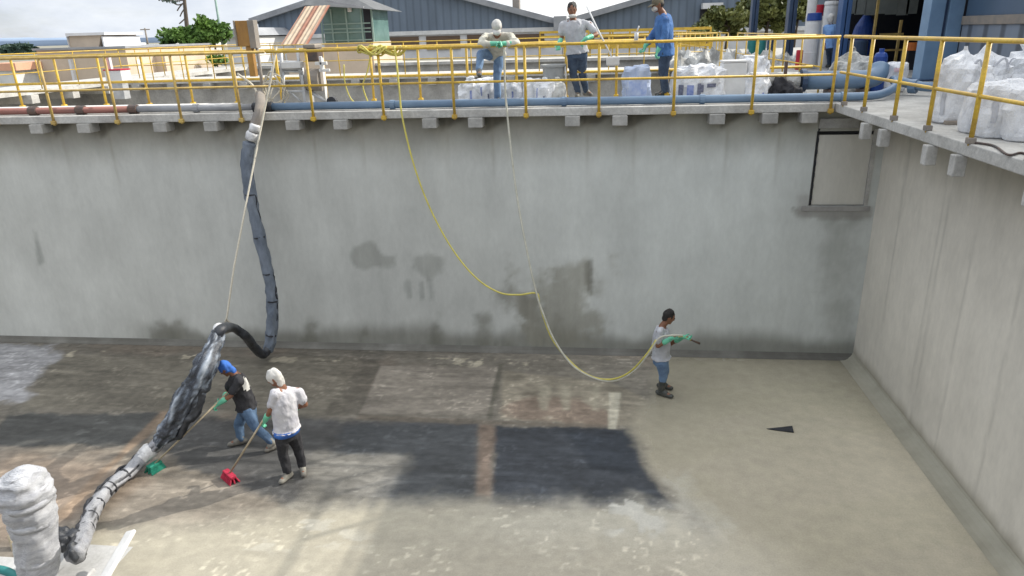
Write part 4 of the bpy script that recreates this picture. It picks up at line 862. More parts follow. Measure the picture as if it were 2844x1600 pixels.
e = empty('wrapped_column', tuple(onZ(100, 1690)), 'upright object wrapped in white plastic film at the near left', 'wrapped object')
hose_mesh('plastic_film', cp, rr, M['film'], e, n=44, amp=.22, fold=.02, seed=4)
for k in (12, 22, 30, 36):
    d = (cp[k+1]-cp[k-1]).normalized(); side = V((1, 0, 0)); t_ = (d+V((.25, 0, 0))).normalized()
    MB().tube([cp[k]-d*.03, cp[k]+d*.03], rr[k]*1.03, 24, wob=.1, seed=k).build('film_fold', M['film'], e, smooth=True)
# dark scrap on the wet floor
p0, p1, p2, p3 = onZ(2128, 1192), onZ(2200, 1188), onZ(2204, 1203), onZ(2150, 1196)
tag(MB().add([p0+V((0,0,.006)), p3+V((0,0,.006)), p2+V((0,0,.006)), p1+V((0,0,.012)), p0+V((0,0,.010)), p3+V((0,0,.012)), p2+V((0,0,.022)), p1+V((0,0,.035))], [(0,1,2,3), (7,6,5,4), (0,4,5,1), (1,5,6,2), (2,6,7,3), (3,7,4,0)]).build('rubber_scrap', M['black_rubber']), 'small dark wedge of rubber lying on the wet floor', 'scrap')
# ------------------------------------------------------------------ people
def person(label, j, hdir, s=1., shirt='whitecloth', pants='denim', shoe='boot', long_sleeve=False, hair='hair', cap=None, hood=None, hsc=1., mask=None, boots=0., gloves=True, hem=-.20,
           grip=None, jacket=False, back_print=False, belt=None, name='person', open_front=False):
    U = V((0, 0, 1)); pel, nk, hd = j['pel'], j['neck'], j['head']
    hs = (j['hpR']-j['hpL']).normalized(); ss = (j['shR']-j['shL']).normalized(); up = (nk-pel).normalized()
    hdir = V(hdir).normalized()
    def st(t, rs, rf, infl=0.):
        k = min(1, max(0, t)); sd_ = (hs*(1-k)+ss*k); sd_ = (sd_-up*sd_.dot(up)).normalized(); fr = up.cross(sd_).normalized()
        bow = 4*k*(1-k)*.0
        return (pel+(nk-pel)*t, (rs+infl)*s, (rf+infl)*s, sd_, fr)
    TS = [(-.16, .125, .10), (-.05, .162, .118), (.1, .158, .115), (.3, .142, .105), (.52, .158, .116), (.72, .178, .122), (.86, .165, .102), (.95, .105, .08), (1., .062, .06)]
    def limb(mb, a, b, c, r, infl=0., flat=1.):
        mb.cap_(j[a], (r[0]+infl)*s, j[b], (r[1]+infl)*s); mb.cap_(j[b], (r[1]+infl)*s, j[c], (r[2]+infl)*s)
    # body, one continuous surface
    mb = MB(); mb.loft([st(*t) for t in TS], 18)
    hu = U-hdir*U.dot(hdir); hu = hu.normalized() if hu.length > .05 else up; hsd = hdir.cross(hu).normalized()
    mb.cap_(nk, .058*s, hd-hu*.05*s, .052*s)
    mb.ell(hd, (hsd, hdir, hu), (.076*s, .095*s, .112*s))
    mb.cap_(hd-hu*.06*s+hdir*.035*s, .048*s, hd-hu*.085*s+hdir*.06*s, .034*s)               # jaw and chin
    mb.cap_(hd+hdir*.09*s+hu*.01*s, .012*s, hd+hdir*.108*s-hu*.022*s, .016*s, 8)              # nose
    mb.cap_(hd+hdir*.085*s-hu*.052*s-hsd*.018*s, .009*s, hd+hdir*.085*s-hu*.052*s+hsd*.018*s, .009*s, 8)   # lips
    for q in (-1, 1): mb.ell(hd+hsd*(q*.078*s)-hdir*.005*s, (hsd, hdir, hu), (.012*s, .02*s, .032*s), 8, 6)   # ears
    for q in 'LR':
        mb.cap_(j['sh'+q], .062*s, j['sh'+q]+(j['el'+q]-j['sh'+q])*.12, .058*s)
        mb.cap_(nk-up*.04*s, .06*s, j['sh'+q], .055*s)
        limb(mb, 'sh'+q, 'el'+q, 'wr'+q, (.05, .040, .027))
        limb(mb, 'hp'+q, 'kn'+q, 'an'+q, (.080, .055, .038))
        mb.cap_(j['an'+q], .042*s, j['to'+q], .034*s)
        d = (j['wr'+q]-j['el'+q]).normalized(); d = V(j.get('hd'+q, d)).normalized(); mb.cap_(j['wr'+q], .027*s, j['wr'+q]+d*.07*s, .032*s, flat=.7)
    body = mb.build(name, M['skin'], None, loc=tuple((j['anL']+j['anR'])/2*V((1,1,0)) if False else V(((j['anL'].x+j['anR'].x)/2, (j['anL'].y+j['anR'].y)/2, min(j['toL'].z, j['toR'].z)-.03))), remesh=.013, sm=4)
    tag(body, label, 'person')
    for q in (-1, 1): MB().ell(hd+hdir*.088*s+hu*.018*s+hsd*(q*.031*s), (hsd, hdir, hu), (.013*s, .008*s, .008*s), 8, 6).build('eye', M['eye'], body, smooth=True)
    # hands in gloves, or bare
    for q in 'LR':
        w = j['wr'+q]; d = (w-j['el'+q]).normalized(); d = V(j.get('hd'+q, d)).normalized()
        g = V(j.get('gr'+q, ss)); g = (g-d*g.dot(d)); g = g.normalized() if g.length > .05 else d.orthogonal().normalized()
        n_ = d.cross(g).normalized()*(1 if q == 'R' else -1)
        if 'flip' in j: n_ = -n_
        mb = MB(); kn = w+d*.085*s
        mb.cap_(w+d*.015*s, .030*s, kn-d*.01*s, .036*s, 10, g, .62)
        for k, (o_, L_) in enumerate(((-.033, .85), (-.011, 1.), (.011, .95), (.033, .78))):
            p0 = kn+g*(o_*s); cu = .75+.12*k; p = p0; a_ = cu*.75
            for sg, r_ in ((.042, .0115), (.030, .0105), (.024, .0095)):
                dv = d*math.cos(a_)+n_*math.sin(a_); p2 = p+dv*(sg*L_*s); mb.cap_(p, r_*s, p2, r_*.93*s, 7); p = p2; a_ += cu*.85
        t0 = w+d*.03*s-g*(.03*s); t1 = t0-g*(.028*s)+d*.03*s+n_*.012*s; t2 = t1+d*.022*s+n_*.026*s
        mb.cap_(t0, .014*s, t1, .0125*s, 7); mb.cap_(t1, .0125*s, t2, .0105*s, 7)
        if gloves:
            mb.cap_(w-d*.02*s, .036*s, w+d*.02*s, .034*s)
            e_ = j['el'+q]; mb.cap_(w, .037*s, w+(e_-w)*.52, .047*s)
        mb.build('glove' if gloves else 'hand', M['glove'] if gloves else M['skin'], body, remesh=.0065*s, sm=2)
    # trousers
    mb = MB(); mb.loft([st(-.19, .13, .105, .014), st(-.08, .166, .122, .012), st(.04, .158, .114, .010), st(.11, .15, .108, .006)], 18)
    for q in 'LR':
        k = 1-boots; kn_, an_ = j['kn'+q], j['an'+q]
        mb.cap_(j['hp'+q], .104*s, kn_, .072*s); mb.cap_(kn_, .072*s, kn_+(an_-kn_)*k*.97, (.062 if boots else .060)*s)
    mb.build('trousers', M[pants], body, remesh=.014, sm=2, wrinkle=.011, wscale=11)
    if belt: 
        a_ = st(-.05, .166, .124, .026); b_ = st(.07, .166, .124, .030); MB().loft([a_, b_], 20).build('shirt_hem', M[belt], body, smooth=True)
    for q in 'LR':
        an_, to_, kn_ = j['an'+q], j['to'+q], j['kn'+q]; mb = MB()
        hl = an_-(to_-an_)*.32; hl.z = to_.z+.01
        mb.cap_(hl, .046*s, to_, .040*s, 12); mb.cap_(an_, .052*s, an_+(kn_-an_)*(.18+boots*.72), (.056 if not boots else .066)*s)
        mb.cap_(an_, .05*s, (an_+to_)/2, .046*s)
        zmin = min(v[2] for v in mb.v); gz = j.get('ground', zmin)
        mb.v = [(x, y, max(z, min(gz+.0, z) if False else gz+.004)) for x, y, z in mb.v]
        mb.build('boot' if boots else 'shoe', M[shoe], body, remesh=.011, sm=2, wrinkle=.004)
    # shirt
    mb = MB(); inf = .024 if not jacket else .036
    T = [(hem, .172, .136, inf+.012), (hem*.4, .172, .130, inf+.008), (.1, .16, .118, inf+.002), (.3, .15, .112, inf+.004), (.52, .160, .118, inf), (.72, .180, .124, inf-.004), (.86, .168, .104, inf-.006), (.94, .118, .09, inf-.004), (.985, .074, .07, .014)]
    mb.loft([st(*t) for t in T], 20)
    for q in 'LR':
        a, b, c = j['sh'+q], j['el'+q], j['wr'+q]
        mb.cap_(nk-up*.05*s, .072*s, a, .068*s)
        if long_sleeve: mb.cap_(a, .07*s, b, .060*s); mb.cap_(b, .062*s, b+(c-b)*.62, .056*s)
        else: mb.cap_(a, .070*s, a+(b-a)*.62, .070*s)
    sh_ = mb.build('jacket' if jacket else 'shirt', M[shirt], body, remesh=.013, sm=2, wrinkle=.018, wscale=10)
    if back_print:
        # pale printed emblem on the back of the shirt, laid on the cloth
        fr = up.cross(ss).normalized(); bk = V(back_print).normalized(); mb = MB(); off = OFF[body.name]
        c0 = pel+(nk-pel)*.70; vs = []; nn = 9; okc = []
        sdv = up.cross(bk).normalized()
        for a in range(nn):
            for b in range(nn):
                u = (a/(nn-1)-.5); v_ = (b/(nn-1)-.5)
                og = c0+bk*.6+sdv*(u*.30*s)+up*(v_*.30*s)
                ok, lc, nr, _ = sh_.ray_cast(og-off, -bk); dl = (lc+off-og).length if ok else (dl if a+b else .46); okc.append(u*u*1.5+v_*v_ < .2+.05*mnoise.noise(V((u*3, v_*3, 1)))); vs.append(og-bk*(dl-.008))
        fs = [(a*nn+b, (a+1)*nn+b, (a+1)*nn+b+1, a*nn+b+1) for a in range(nn-1) for b in range(nn-1) if all(okc[i] for i in (a*nn+b, (a+1)*nn+b, (a+1)*nn+b+1, a*nn+b+1))]
        us = sorted({i for f in fs for i in f}); mp_ = {q: i for i, q in enumerate(us)}; vs = [vs[q] for q in us]; fs = [tuple(mp_[i] for i in f) for f in fs]
        mb.add(vs, fs).build('shirt_print', M['mask'], body, smooth=True)
    # hair or headgear
    if hood:
        mb = MB(); mb.ell(hd+hu*.018*s-hdir*.008*s, (hsd, hdir, hu), (.092*s*hsc, .108*s*hsc, .122*s*hsc)); mb.cap_(hd-hu*.04*s-hdir*.03*s, .074*s*hsc, hd+(nk-hd)*.62-hdir*.02*s, .062*s*hsc)
        mb.build('hood', M[hood], body, remesh=.012, sm=2, wrinkle=.014, wscale=14)
    elif cap:
        mb = MB(); mb.ell(hd+hu*.03*s-hdir*.012*s, (hsd, hdir, hu), (.088*s, .105*s, .10*s))
        c_ = mb.build('cap', M[cap], body, remesh=.012, sm=2, wrinkle=.006, wscale=14)
        mb = MB(); mb.loft([(hd+hu*.03*s+hdir*.08*s, .07*s, .012*s, hsd, hu), (hd+hu*.018*s+hdir*.165*s, .055*s, .008*s, hsd, hu)], 12); mb.build('brim', M[cap], c_, smooth=True)
        MB().ell(hd-hu*.0*s-hdir*.03*s, (hsd, hdir, hu), (.083*s, .085*s, .09*s)).build('hair', M['hair'], body, smooth=True, wrinkle=.008, wscale=30)
    if hair and not hood and not cap:
        mb = MB(); mb.ell(hd+hu*.03*s-hdir*.022*s, (hsd, hdir, hu), (.086*s, .098*s, .102*s)); mb.ell(hd-hu*.015*s-hdir*.045*s, (hsd, hdir, hu), (.078*s, .06*s, .08*s))
        mb.build('hair', M[hair], body, remesh=.010, sm=1, wrinkle=.012, wscale=22)
    if mask:
        mb = MB(); mb.ell(hd+hdir*(.062*s)-hu*.045*s, (hsd, hdir, hu), (.058*s, .062*s, .055*s)); mb.build('mask', M['mask'] if mask is True else M[mask], body, remesh=.01, sm=2)
    return body
def joints(y0, d, feet, gz):
    """d: joint -> (px, py, depth offset); feet: toe and ankle points on the floor given by sight lines"""
    j = {k: onY(v[0], v[1], y0+(v[2] if len(v) > 2 else 0)) for k, v in d.items()}
    for k, (px, py) in feet.items():
        p = onZ(px, py, gz); p.z = gz+(.095 if k.startswith('an') else .042); j[k] = p
    j['ground'] = gz
    return j
def broom(name, label, top, foot, head_mat, hw, hd_, hh, ang, group):
    e = empty(name, tuple(foot), label, 'broom', group)
    MB().tube([top, foot+V((0, 0, .10))], .014, 8).build('handle', M['wood'], e, smooth=True)
    rm = Matrix.Rotation(ang, 3, 'Z')
    b = MB().box(foot+V((0, 0, .095)), hw, hd_*.8, .05, rm).build('brush_head', M[head_mat], e, bevel=.012)
    mb = MB()
    for i in range(14):
        for k in range(3):
            o = rm @ V(((i/13-.5)*hw*.96, (k/2-.5)*hd_*.7, 0)); t = rm @ V(((i/13-.5)*hw*1.1, (k/2-.5)*hd_*1.25, 0))
            mb.tube([foot+o+V((0, 0, .072)), foot+t+V((0, 0, .003))], .012, 4)
    mb.build('bristles', M[head_mat], b)
    return e

# man with the hose by the wall, in profile facing right
j = joints(-1.66, dict(head=(1858, 880), neck=(1838, 908), shR=(1832, 921, -.17), shL=(1843, 916, .19), elR=(1827, 961, -.23), wrR=(1864, 940, -.22), elL=(1862, 955, .22), wrL=(1898, 936, .02),
     pel=(1836, 994), hpR=(1836, 1003, -.09), hpL=(1840, 998, .10)), dict(anR=(1836, 1099), toR=(1864, 1107), anL=(1838, 1079), toL=(1864, 1084)), 0)
j['knR'] = (j['hpR']+j['anR'])/2+V((.035, -.01, .01)); j['knL'] = (j['hpL']+j['anL'])/2+V((.045, 0, .01))
j['grR'] = V((.3, -.6, -.4)); j['grL'] = V((.3, -.6, -.4)); j['hdR'] = V((.95, .25, .15)); j['hdL'] = V((.9, .05, -.25))
person('man in pale grey shirt and jeans spraying the floor with a hose', j, (.86, .18, -.42), shirt='greycloth', pants='denim_lt', shoe='boot', boots=.68, hem=.03)
n0, n1 = j['wrL']+V((-.02, -.02, .02)), j['wrL']+V((.27, .02, -.12))
e = empty('spray_nozzle', tuple(n0), 'short dark green spray nozzle in the gloves of the hose man', 'nozzle')
MB().tube([n0-V((.08, .06, -.02)), n0, n0+(n1-n0)*.5], .014, 8).build('grip', M['yhose'], e, smooth=True)
MB().tube([n0+(n1-n0)*.5, n0+(n1-n0)*.6, n1], [.018, .014, .02], 10).build('tip', M['iron'], e, smooth=True)

# man in the black shirt, striding and bent over the green broom
j = joints(-3.52, dict(head=(627, 1023, -.04), neck=(655, 1040, 0), shL=(664, 1058, -.19), shR=(650, 1048, .19), elL=(640, 1100, -.26), wrL=(606, 1121, -.30), elR=(630, 1090, .20), wrR=(624, 1103, -.02),
     pel=(686, 1133, .03), hpL=(690, 1145, -.08), hpR=(682, 1142, .11)), dict(anR=(672, 1234), toR=(640, 1241), anL=(760, 1250), toL=(742, 1257)), 0)
j['anL'].z = .13; j['knR'] = (j['hpR']+j['anR'])/2+V((-.06, -.03, .02)); j['knL'] = j['hpL']*.5+j['anL']*.5+V((-.05, -.05, .03))
hdl = (onZ(432, 1300)-j['wrL']).normalized()
for q in 'LR': j['gr'+q] = hdl; 
j['hdL'] = V((-.7, -.2, -.55)); j['hdR'] = V((-.62, -.25, -.7))
person('man in black shirt and blue cap bending forward over a green broom', j, (-.78, -.18, -.62), shirt='blackcloth', pants='denim', shoe='mudshoe', hood='bluecap', hsc=.92, back_print=(.86, -.40, .32), hem=.06)
broom('broom', 'push broom with green bristles held by the man in the black shirt', j['wrL']-hdl*.28+V((-.05, -.03, -.03)), onZ(432, 1306), 'green', .20, .13, .1, R(70), 'brooms sweeping the tank floor')

# man in the white shirt, back half turned, with the red broom
j = joints(-4.36, dict(head=(762, 1048, .0), neck=(786, 1078, .03), shL=(764, 1094, -.12), shR=(828, 1088, .16), elL=(750, 1142, -.10), wrL=(736, 1168, .02), elR=(848, 1124, .2), wrR=(800, 1140, .34),
     pel=(796, 1196, .03), hpL=(784, 1207, -.05), hpR=(812, 1204, .10)), dict(anL=(802, 1330), toL=(806, 1344), anR=(842, 1312), toR=(838, 1323)), 0)
j['anL'].z = j['anR'].z = .10
j['knL'] = (j['hpL']+j['anL'])/2+V((-.03, .0, .01)); j['knR'] = (j['hpR']+j['anR'])/2+V((.0, .03, .01))
# shoes point away to the left and towards the camera
j['toL'] = j['anL']+V((-.05, -.13, -.058)); j['toR'] = j['anR']+V((.06, -.12, -.058))
fb = onZ(640, 1333); hdl = (fb-j['wrL']).normalized()
for q in 'LR': j['gr'+q] = hdl
j['hdL'] = V((-.55, .1, -.6))
person('man in white shirt and white hood sweeping with a red broom', j, (-.85, -.12, -.42), shirt='whitecloth', pants='blackcloth', shoe='mudshoe', hood='mask', hsc=.95, hem=.05, belt='bluecap')
broom('broom', 'push broom with red bristles held by the man in the white shirt', j['wrL']-hdl*.35+V((-.04, -.03, -.04)), fb, 'red', .26, .11, .1, R(-38), 'brooms sweeping the tank floor')

# man leaning on the handrail, one foot on the middle rail
j = joints(.35, dict(head=(1380, 76, -.36), neck=(1380, 98, -.12), shR=(1346, 104, -.16), shL=(1416, 102, -.16), elR=(1334, 124, -.52), wrR=(1376, 121, -.62), elL=(1438, 121, -.52), wrL=(1398, 121, -.60),
     pel=(1374, 146, .22), hpR=(1362, 152, .2), hpL=(1388, 152, .22), knR=(1335, 150, -.20), anR=(1330, 199, -.42), toR=(1332, 209, -.66), knL=(1380, 212, .10), anL=(1382, 266, .12)), dict(toL=(1388, 284)), ZD)
j['anL'].z = ZD+.10; j['toL'] = j['anL']+V((.03, -.16, -.055)); j['ground'] = ZD
j['toR'].z = max(j['toR'].z, ZM+.02); j['anR'].z = j['toR'].z+.06
j['grR'] = j['grL'] = V((0, -.4, 1)); j['hdR'] = V((1, -.2, 0)); j['hdL'] = V((-1, -.25, 0))
person('man in dusty cream shirt and white cap leaning over the handrail', j, (.05, -.62, -.72), shirt='creamcloth', pants='denim_lt', shoe='boot', cap='mask', mask=True, long_sleeve=True, hem=-.08)

# man in the grey shirt with the roller pole
j = joints(.80, dict(head=(1589, 27, -.03), neck=(1592, 55, .02), shR=(1563, 70, .02), shL=(1636, 68, .03), elR=(1560, 104, .05), wrR=(1553, 121, -.12), elL=(1657, 96, -.05), wrL=(1626, 108, -.28),
     pel=(1603, 143, .04), hpR=(1590, 150, .04), hpL=(1616, 150, .05)), dict(anR=(1605, 271), toR=(1602, 279), anL=(1628, 268), toL=(1636, 276)), ZD)
j['knR'] = (j['hpR']+j['anR'])/2+V((-.04, -.06, .02)); j['knL'] = (j['hpL']+j['anL'])/2+V((-.03, -.05, .01))
j['toR'] = j['anR']+V((-.02, -.15, -.053)); j['toL'] = j['anL']+V((.10, -.12, -.053))
j['grR'] = V((1, 0, 0)); j['hdR'] = V((-.15, -.2, -.95)); j['hdL'] = V((-.75, -.2, -.55)); j['grL'] = V((0, -.8, .6))
person('dark haired man in grey shirt holding a white roller pole', j, (.12, -.93, -.25), shirt='greycloth', pants='denim_dk', shoe='mudshoe', hem=-.07)
pm_ = [o for o in bpy.data.objects if str(o.get('label', '')).startswith('dark haired man')][0]
MB().ell(j['head']+V((.01, -.07, -.105)), (V((1,0,0)), V((0,1,0)), V((0,0,1))), (.075, .05, .032)).build('mask', M['mask'], pm_, smooth=True)
e = empty('roller', tuple(onY(1702, 170, .3)), 'long white pole with a white roller block at its lower end, above the mid rail', 'roller')
MB().tube([onY(1630, 18, .62), onY(1660, 82, .45), onY(1700, 160, .3)], .014, 8).build('pole', M['white'], e, smooth=True)
q0, q1 = onY(1684, 158, .3), onY(1720, 182, .3); MB().boxb(q0.x, q1.x, .24, .36, q1.z, q0.z).build('block', M['white'], e, bevel=.02)
e = empty('roller', tuple(onY(1770, 110, .9)), 'short white brush standing up left of the man in blue', 'brush')
MB().tube([onY(1766, 116, .9), onY(1768, 90, .9)], .035, 8).build('bristles', M['white'], e, smooth=True)
MB().tube([onY(1768, 90, .9), onY(1775, 72, .9)], .012, 6).build('handle', M['white'], e, smooth=True)

# man in the blue jacket, side on, reaching down to the left
j = joints(.62, dict(head=(1826, 12, -.02), neck=(1842, 38, .02), shL=(1850, 56, -.17), shR=(1838, 52, .21), elL=(1846, 106, -.24), wrL=(1827, 140, -.26), elR=(1812, 100, .12), wrR=(1792, 128, .02),
     pel=(1847, 146, .04), hpL=(1847, 153, -.06), hpR=(1845, 151, .12)), dict(anL=(1850, 272), toL=(1836, 278), anR=(1846, 268), toR=(1832, 272)), ZD)
j['knL'] = (j['hpL']+j['anL'])/2+V((-.03, -.02, .01)); j['knR'] = (j['hpR']+j['anR'])/2+V((-.04, 0, .01))
j['toL'] = j['anL']+V((-.15, -.05, -.053)); j['toR'] = j['anR']+V((-.15, -.02, -.053))
j['hdL'] = V((-.35, -.1, -.9)); j['hdR'] = V((-.3, -.1, -.95)); j['grL'] = j['grR'] = V((.2, -.9, 0))
M['olivecap'] = pmat('olive_cap_cloth', (.10, .085, .055), .85, c2=(.16, .14, .10), scale=9., bump=.2)
person('man in blue jacket, mask and olive cap standing sideways behind the handrail', j, (-.85, -.35, -.35), shirt='bluecloth', pants='denim_dk', shoe='boot', cap='olivecap', mask=True, long_sleeve=True, jacket=True, hem=-.08)

# worker in light blue far behind, back turned
b0 = onZ(2308, 190, ZD); y0 = b0.y
j = joints(y0, dict(head=(2307, 52, 0), neck=(2308, 68, .02), shL=(2294, 76, .02), shR=(2322, 76, .02), elL=(2290, 102, .03), wrL=(2293, 124, -.05), elR=(2326, 102, .03), wrR=(2322, 124, -.06),
     pel=(2308, 122, .02), hpL=(2301, 127, .02), hpR=(2314, 127, .02)), dict(anL=(2302, 188), toL=(2301, 190), anR=(2315, 188), toR=(2316, 190)), ZD)
j['knL'] = (j['hpL']+j['anL'])/2; j['knR'] = (j['hpR']+j['anR'])/2; j['toL'] = j['anL']+V((-.03, .14, -.053)); j['toR'] = j['anR']+V((.03, .14, -.053))
M['skyblue'] = pmat('sky_blue_cloth', (.26, .45, .78), .85, c2=(.16, .30, .60), scale=4., bump=.2)
person('distant worker in light blue jacket and white hood beside white drums', j, (0, .95, -.2), shirt='skyblue', pants='denim_dk', shoe='boot', hood='mask', long_sleeve=True, jacket=True, hem=-.2, gloves=False)
# ------------------------------------------------------------------ background buildings
def poly_prism(mb, P, y0, y1):
    """P: (x,z) outline, extruded from y0 back to y1"""
    n = len(P); k = len(mb.v)
    mb.v += [(x, y0, z) for x, z in P]+[(x, y1, z) for x, z in P]
    mb.f.append(tuple(k+i for i in range(n))); mb.f.append(tuple(k+n+i for i in reversed(range(n))))
    for i in range(n): mb.f.append((k+i, k+n+i, k+n+(i+1) % n, k+(i+1) % n))
    return mb
def pz(px, py, y): p = onY(px, py, y); return (p.x, p.z)
GZ = ZB-.3
M['clad'] = ribmat('blue_grey_cladding', (.15, .19, .245), .55, dark=.8)
M['clad2'] = ribmat('grey_corrugated_sheet', (.20, .235, .29), .62, axis='Y', dark=.45)
YW = 42
def shed(label, eave_l, peak, eave_r, ybase, wins, name='warehouse'):
    e = empty(name, (onY(peak[0], 100, YW).x, YW, GZ), label, 'warehouse', 'gabled factory sheds behind the tanks')
    L, Pk, Rr = pz(*eave_l, YW), pz(*peak, YW), pz(*eave_r, YW); zb = onY(peak[0], ybase, YW).z
    poly_prism(MB(), [(L[0], zb), (Rr[0], zb), Rr, Pk, L], YW, YW+.15).build('cladding', M['clad'], e)
    MB().boxb(L[0]+.02, Rr[0]-.02, YW+.05, YW+.3, GZ, zb-.004).build('base_wall', M['whitewall'], e)
    MB().boxb(L[0]-.05, Rr[0]+.05, YW-.12, YW+.04, zb-.25, zb+.03).build('white_band', M['white'], e)
    rf = MB()
    for A, B in ((L, Pk), (Pk, Rr)):
        d = V((B[0]-A[0], 0, B[1]-A[1])).normalized(); n_ = V((-d.z, 0, d.x)); a, b = V((A[0], 0, A[1]))-d*.4*(A is L), V((B[0], 0, B[1]))+d*.4*(B is Rr)
        vs = [a+V((0, YW-.5, 0)), b+V((0, YW-.5, 0)), b+n_*.38+V((0, YW-.5, 0)), a+n_*.38+V((0, YW-.5, 0))]
        vs += [v+V((0, 25, 0)) for v in vs]; rf.add(vs, [(0,1,2,3), (7,6,5,4), (0,4,5,1), (1,5,6,2), (2,6,7,3), (3,7,4,0)])
    rf.build('roof', M['roofgrey'], e)
    for x0, y0, x1, y1 in wins:
        q0, q1 = onY(x0, y0, YW), onY(x1, y1, YW)
        f = MB().boxb(q0.x, q1.x, YW-.02, YW+.045, q1.z, q0.z).build('window', M['windowbrown'], e)
        MB().boxb(q0.x, q1.x, YW-.06, YW-.024, q1.z, q1.z+(q0.z-q1.z)*.38).build('window_rail', M['yellow_old'], f)
    return e
e = shed('long blue grey shed with a low gable and roof sloping down to the valley gutter', (716, 62), (1073, -56), (1562, 72), 90, [(1183, 101, 1279, 136), (1297, 97, 1400, 132), (1410, 96, 1512, 131), (1060, 104, 1165, 138)])
MB().boxb(*[onY(716, 100, YW).x+k for k in (-.1, .12)], YW-.25, YW-.06, GZ, onY(716, 64, YW).z).build('downpipe', M['white'], e)
q = onY(1436, -5, YW+3); MB().boxb(q.x-.25, q.x+.25, YW+2, YW+3, q.z-2.2, q.z+2).build('roof_vent', M['greysteel'], e)
e = shed('blue grey shed on the right whose gable rises behind the man in blue', (1562, 72), (2080, -78), (2600, 60), 78, [(1575, 96, 1650, 128), (1668, 93, 1765, 126), (1775, 92, 1872, 124), (1899, 84, 1980, 118)])
q0, q1 = onY(1948, 10, YW-.1), onY(2002, 24, YW-.1); MB().boxb(q0.x, q1.x, YW-1.0, YW-.06, q1.z, q0.z).build('awning', M['whitewall'], e)
q0, q1 = onY(1945, 24, YW-.1), onY(2002, 66, YW-.1); MB().boxb(q0.x, q1.x, YW-.14, YW-.03, q1.z, q0.z).build('dark_opening', M['darkin'], e)
# valley box
q0, q1 = onY(1540, 46, YW-.2), onY(1575, 72, YW-.2); tag(MB().boxb(q0.x, q1.x, YW-1.4, YW-.6, q1.z-.3, q0.z).build('gutter_box', M['roofgrey'], bevel=.02), 'grey box at the valley between the two sheds', 'gutter box')

# green glazed control room and the striped sheet
YT = 26
e = empty('control_room', tuple(onY(960, 130, YT)), 'green glazed tower room with dark roof left of the big shed', 'building')
q0, q1 = onY(893, 20, YT), onY(1034, 116, YT)
MB().boxb(q0.x, q1.x, YT, YT+3.4, q1.z, q0.z).build('glass_wall', M['glass'], e)
MB().boxb(q0.x-.05, q1.x+.05, YT-.04, YT+3.45, GZ, q1.z-.004).build('base_wall', M['cream'], e)
for px in (893, 922, 963, 1005, 1034): x = onY(px, 60, YT).x; MB().boxb(x-.04, x+.04, YT-.07, YT-.004, q1.z, q0.z-.1).build('mullion', M['greenframe'], e)
for py in (66, 80, 90, 112): z = onY(960, py, YT).z; MB().boxb(q0.x, q1.x, YT-.065, YT-.008, z-.03, z+.03).build('transom', M['greenframe'], e)
x2 = onY(1030, 60, YT).x; MB().boxb(x2-.35, x2+.02, YT-.055, YT-.012, q1.z, q0.z).build('dark_pane', M['darkin'], e)
q = onY(972, 27, YT-.1); MB().box((q.x, YT-.15, q.z), .2, .15, .22).build('floodlight', M['white'], e, bevel=.02)
M['darkroof'] = pmat('dark_grey_roof', (.075, .08, .085), .6, c2=(.12, .125, .13), scale=2., bump=.1)
a, b, c_, d_ = onY(835, 14, YT-1), onY(1042, 26, YT-1), onY(1000, 12, YT-1), onY(925, -14, YT+1.6)
rf = MB(); zr = q0.z
pts = [V((a.x, YT-1, a.z)), V((b.x, YT-1, b.z)), V((b.x, YT+4.4, b.z)), V((a.x, YT+4.4, a.z)), V((d_.x, YT+1.6, d_.z+.5))]
rf.add(pts, [(0,1,4), (1,2,4), (2,3,4), (3,0,4), (3,2,1,0)]).build('roof', M['darkroof'], e)
MB().beam(onY(905, 3, YT-1.03), onY(1010, 20, YT-1.03), .10, .12).build('fascia', M['roofgrey'], e)
YS = 23.5
A0, A1, B0, B1 = onY(847, 18, YS+1.2), onY(917, 14, YS+1.2), onY(779, 126, YS-1.6), onY(853, 126, YS-1.6)
n, m_ = 33, 26; vs = []; cl = []; rr = random.Random(3)
for i in range(n):
    for k in range(m_):
        u, v_ = i/(n-1), k/(m_-1); p = (A0*(1-u)+A1*u)*(1-v_)+(B0*(1-u)+B1*u)*v_
        red = .5+.5*math.sin(u*11.5+2.4); red = max(0, min(1, (red-.45)*3))*.85+.3*max(0, mnoise.noise(V((u*6, v_*5, 0))))
        red = min(1, red); w = (.52, .43, .33); r_ = (.30, .125, .085); cl.append([w[x]*(1-red)+r_[x]*red for x in range(3)]+[1]); vs.append(p+V((0, .05*math.sin(u*40), 0)))
fs = [(i*m_+k, i*m_+k+1, (i+1)*m_+k+1, (i+1)*m_+k) for i in range(n-1) for k in range(m_-1)]
M['rusty'] = pmat('rusty_striped_sheet', (1, 1, 1), .7, c2=(.8, .76, .7), scale=3., bump=.1, attr='Col')
tag(MB().add(vs, fs).build('striped_roof_sheet', M['rusty'], attr=cl), 'sloping corrugated roof sheet striped cream and rust red', 'roof sheet')
q0, q1 = onY(775, 126, YS-1.7), onY(1030, 132, YS-1.7); MB().boxb(q0.x+.2, q1.x, YS-1.4, YS+4, GZ, q1.z).build('building', M['cream'])
tag(bpy.data.objects['building'], 'low cream building under the striped roof sheet', 'building')

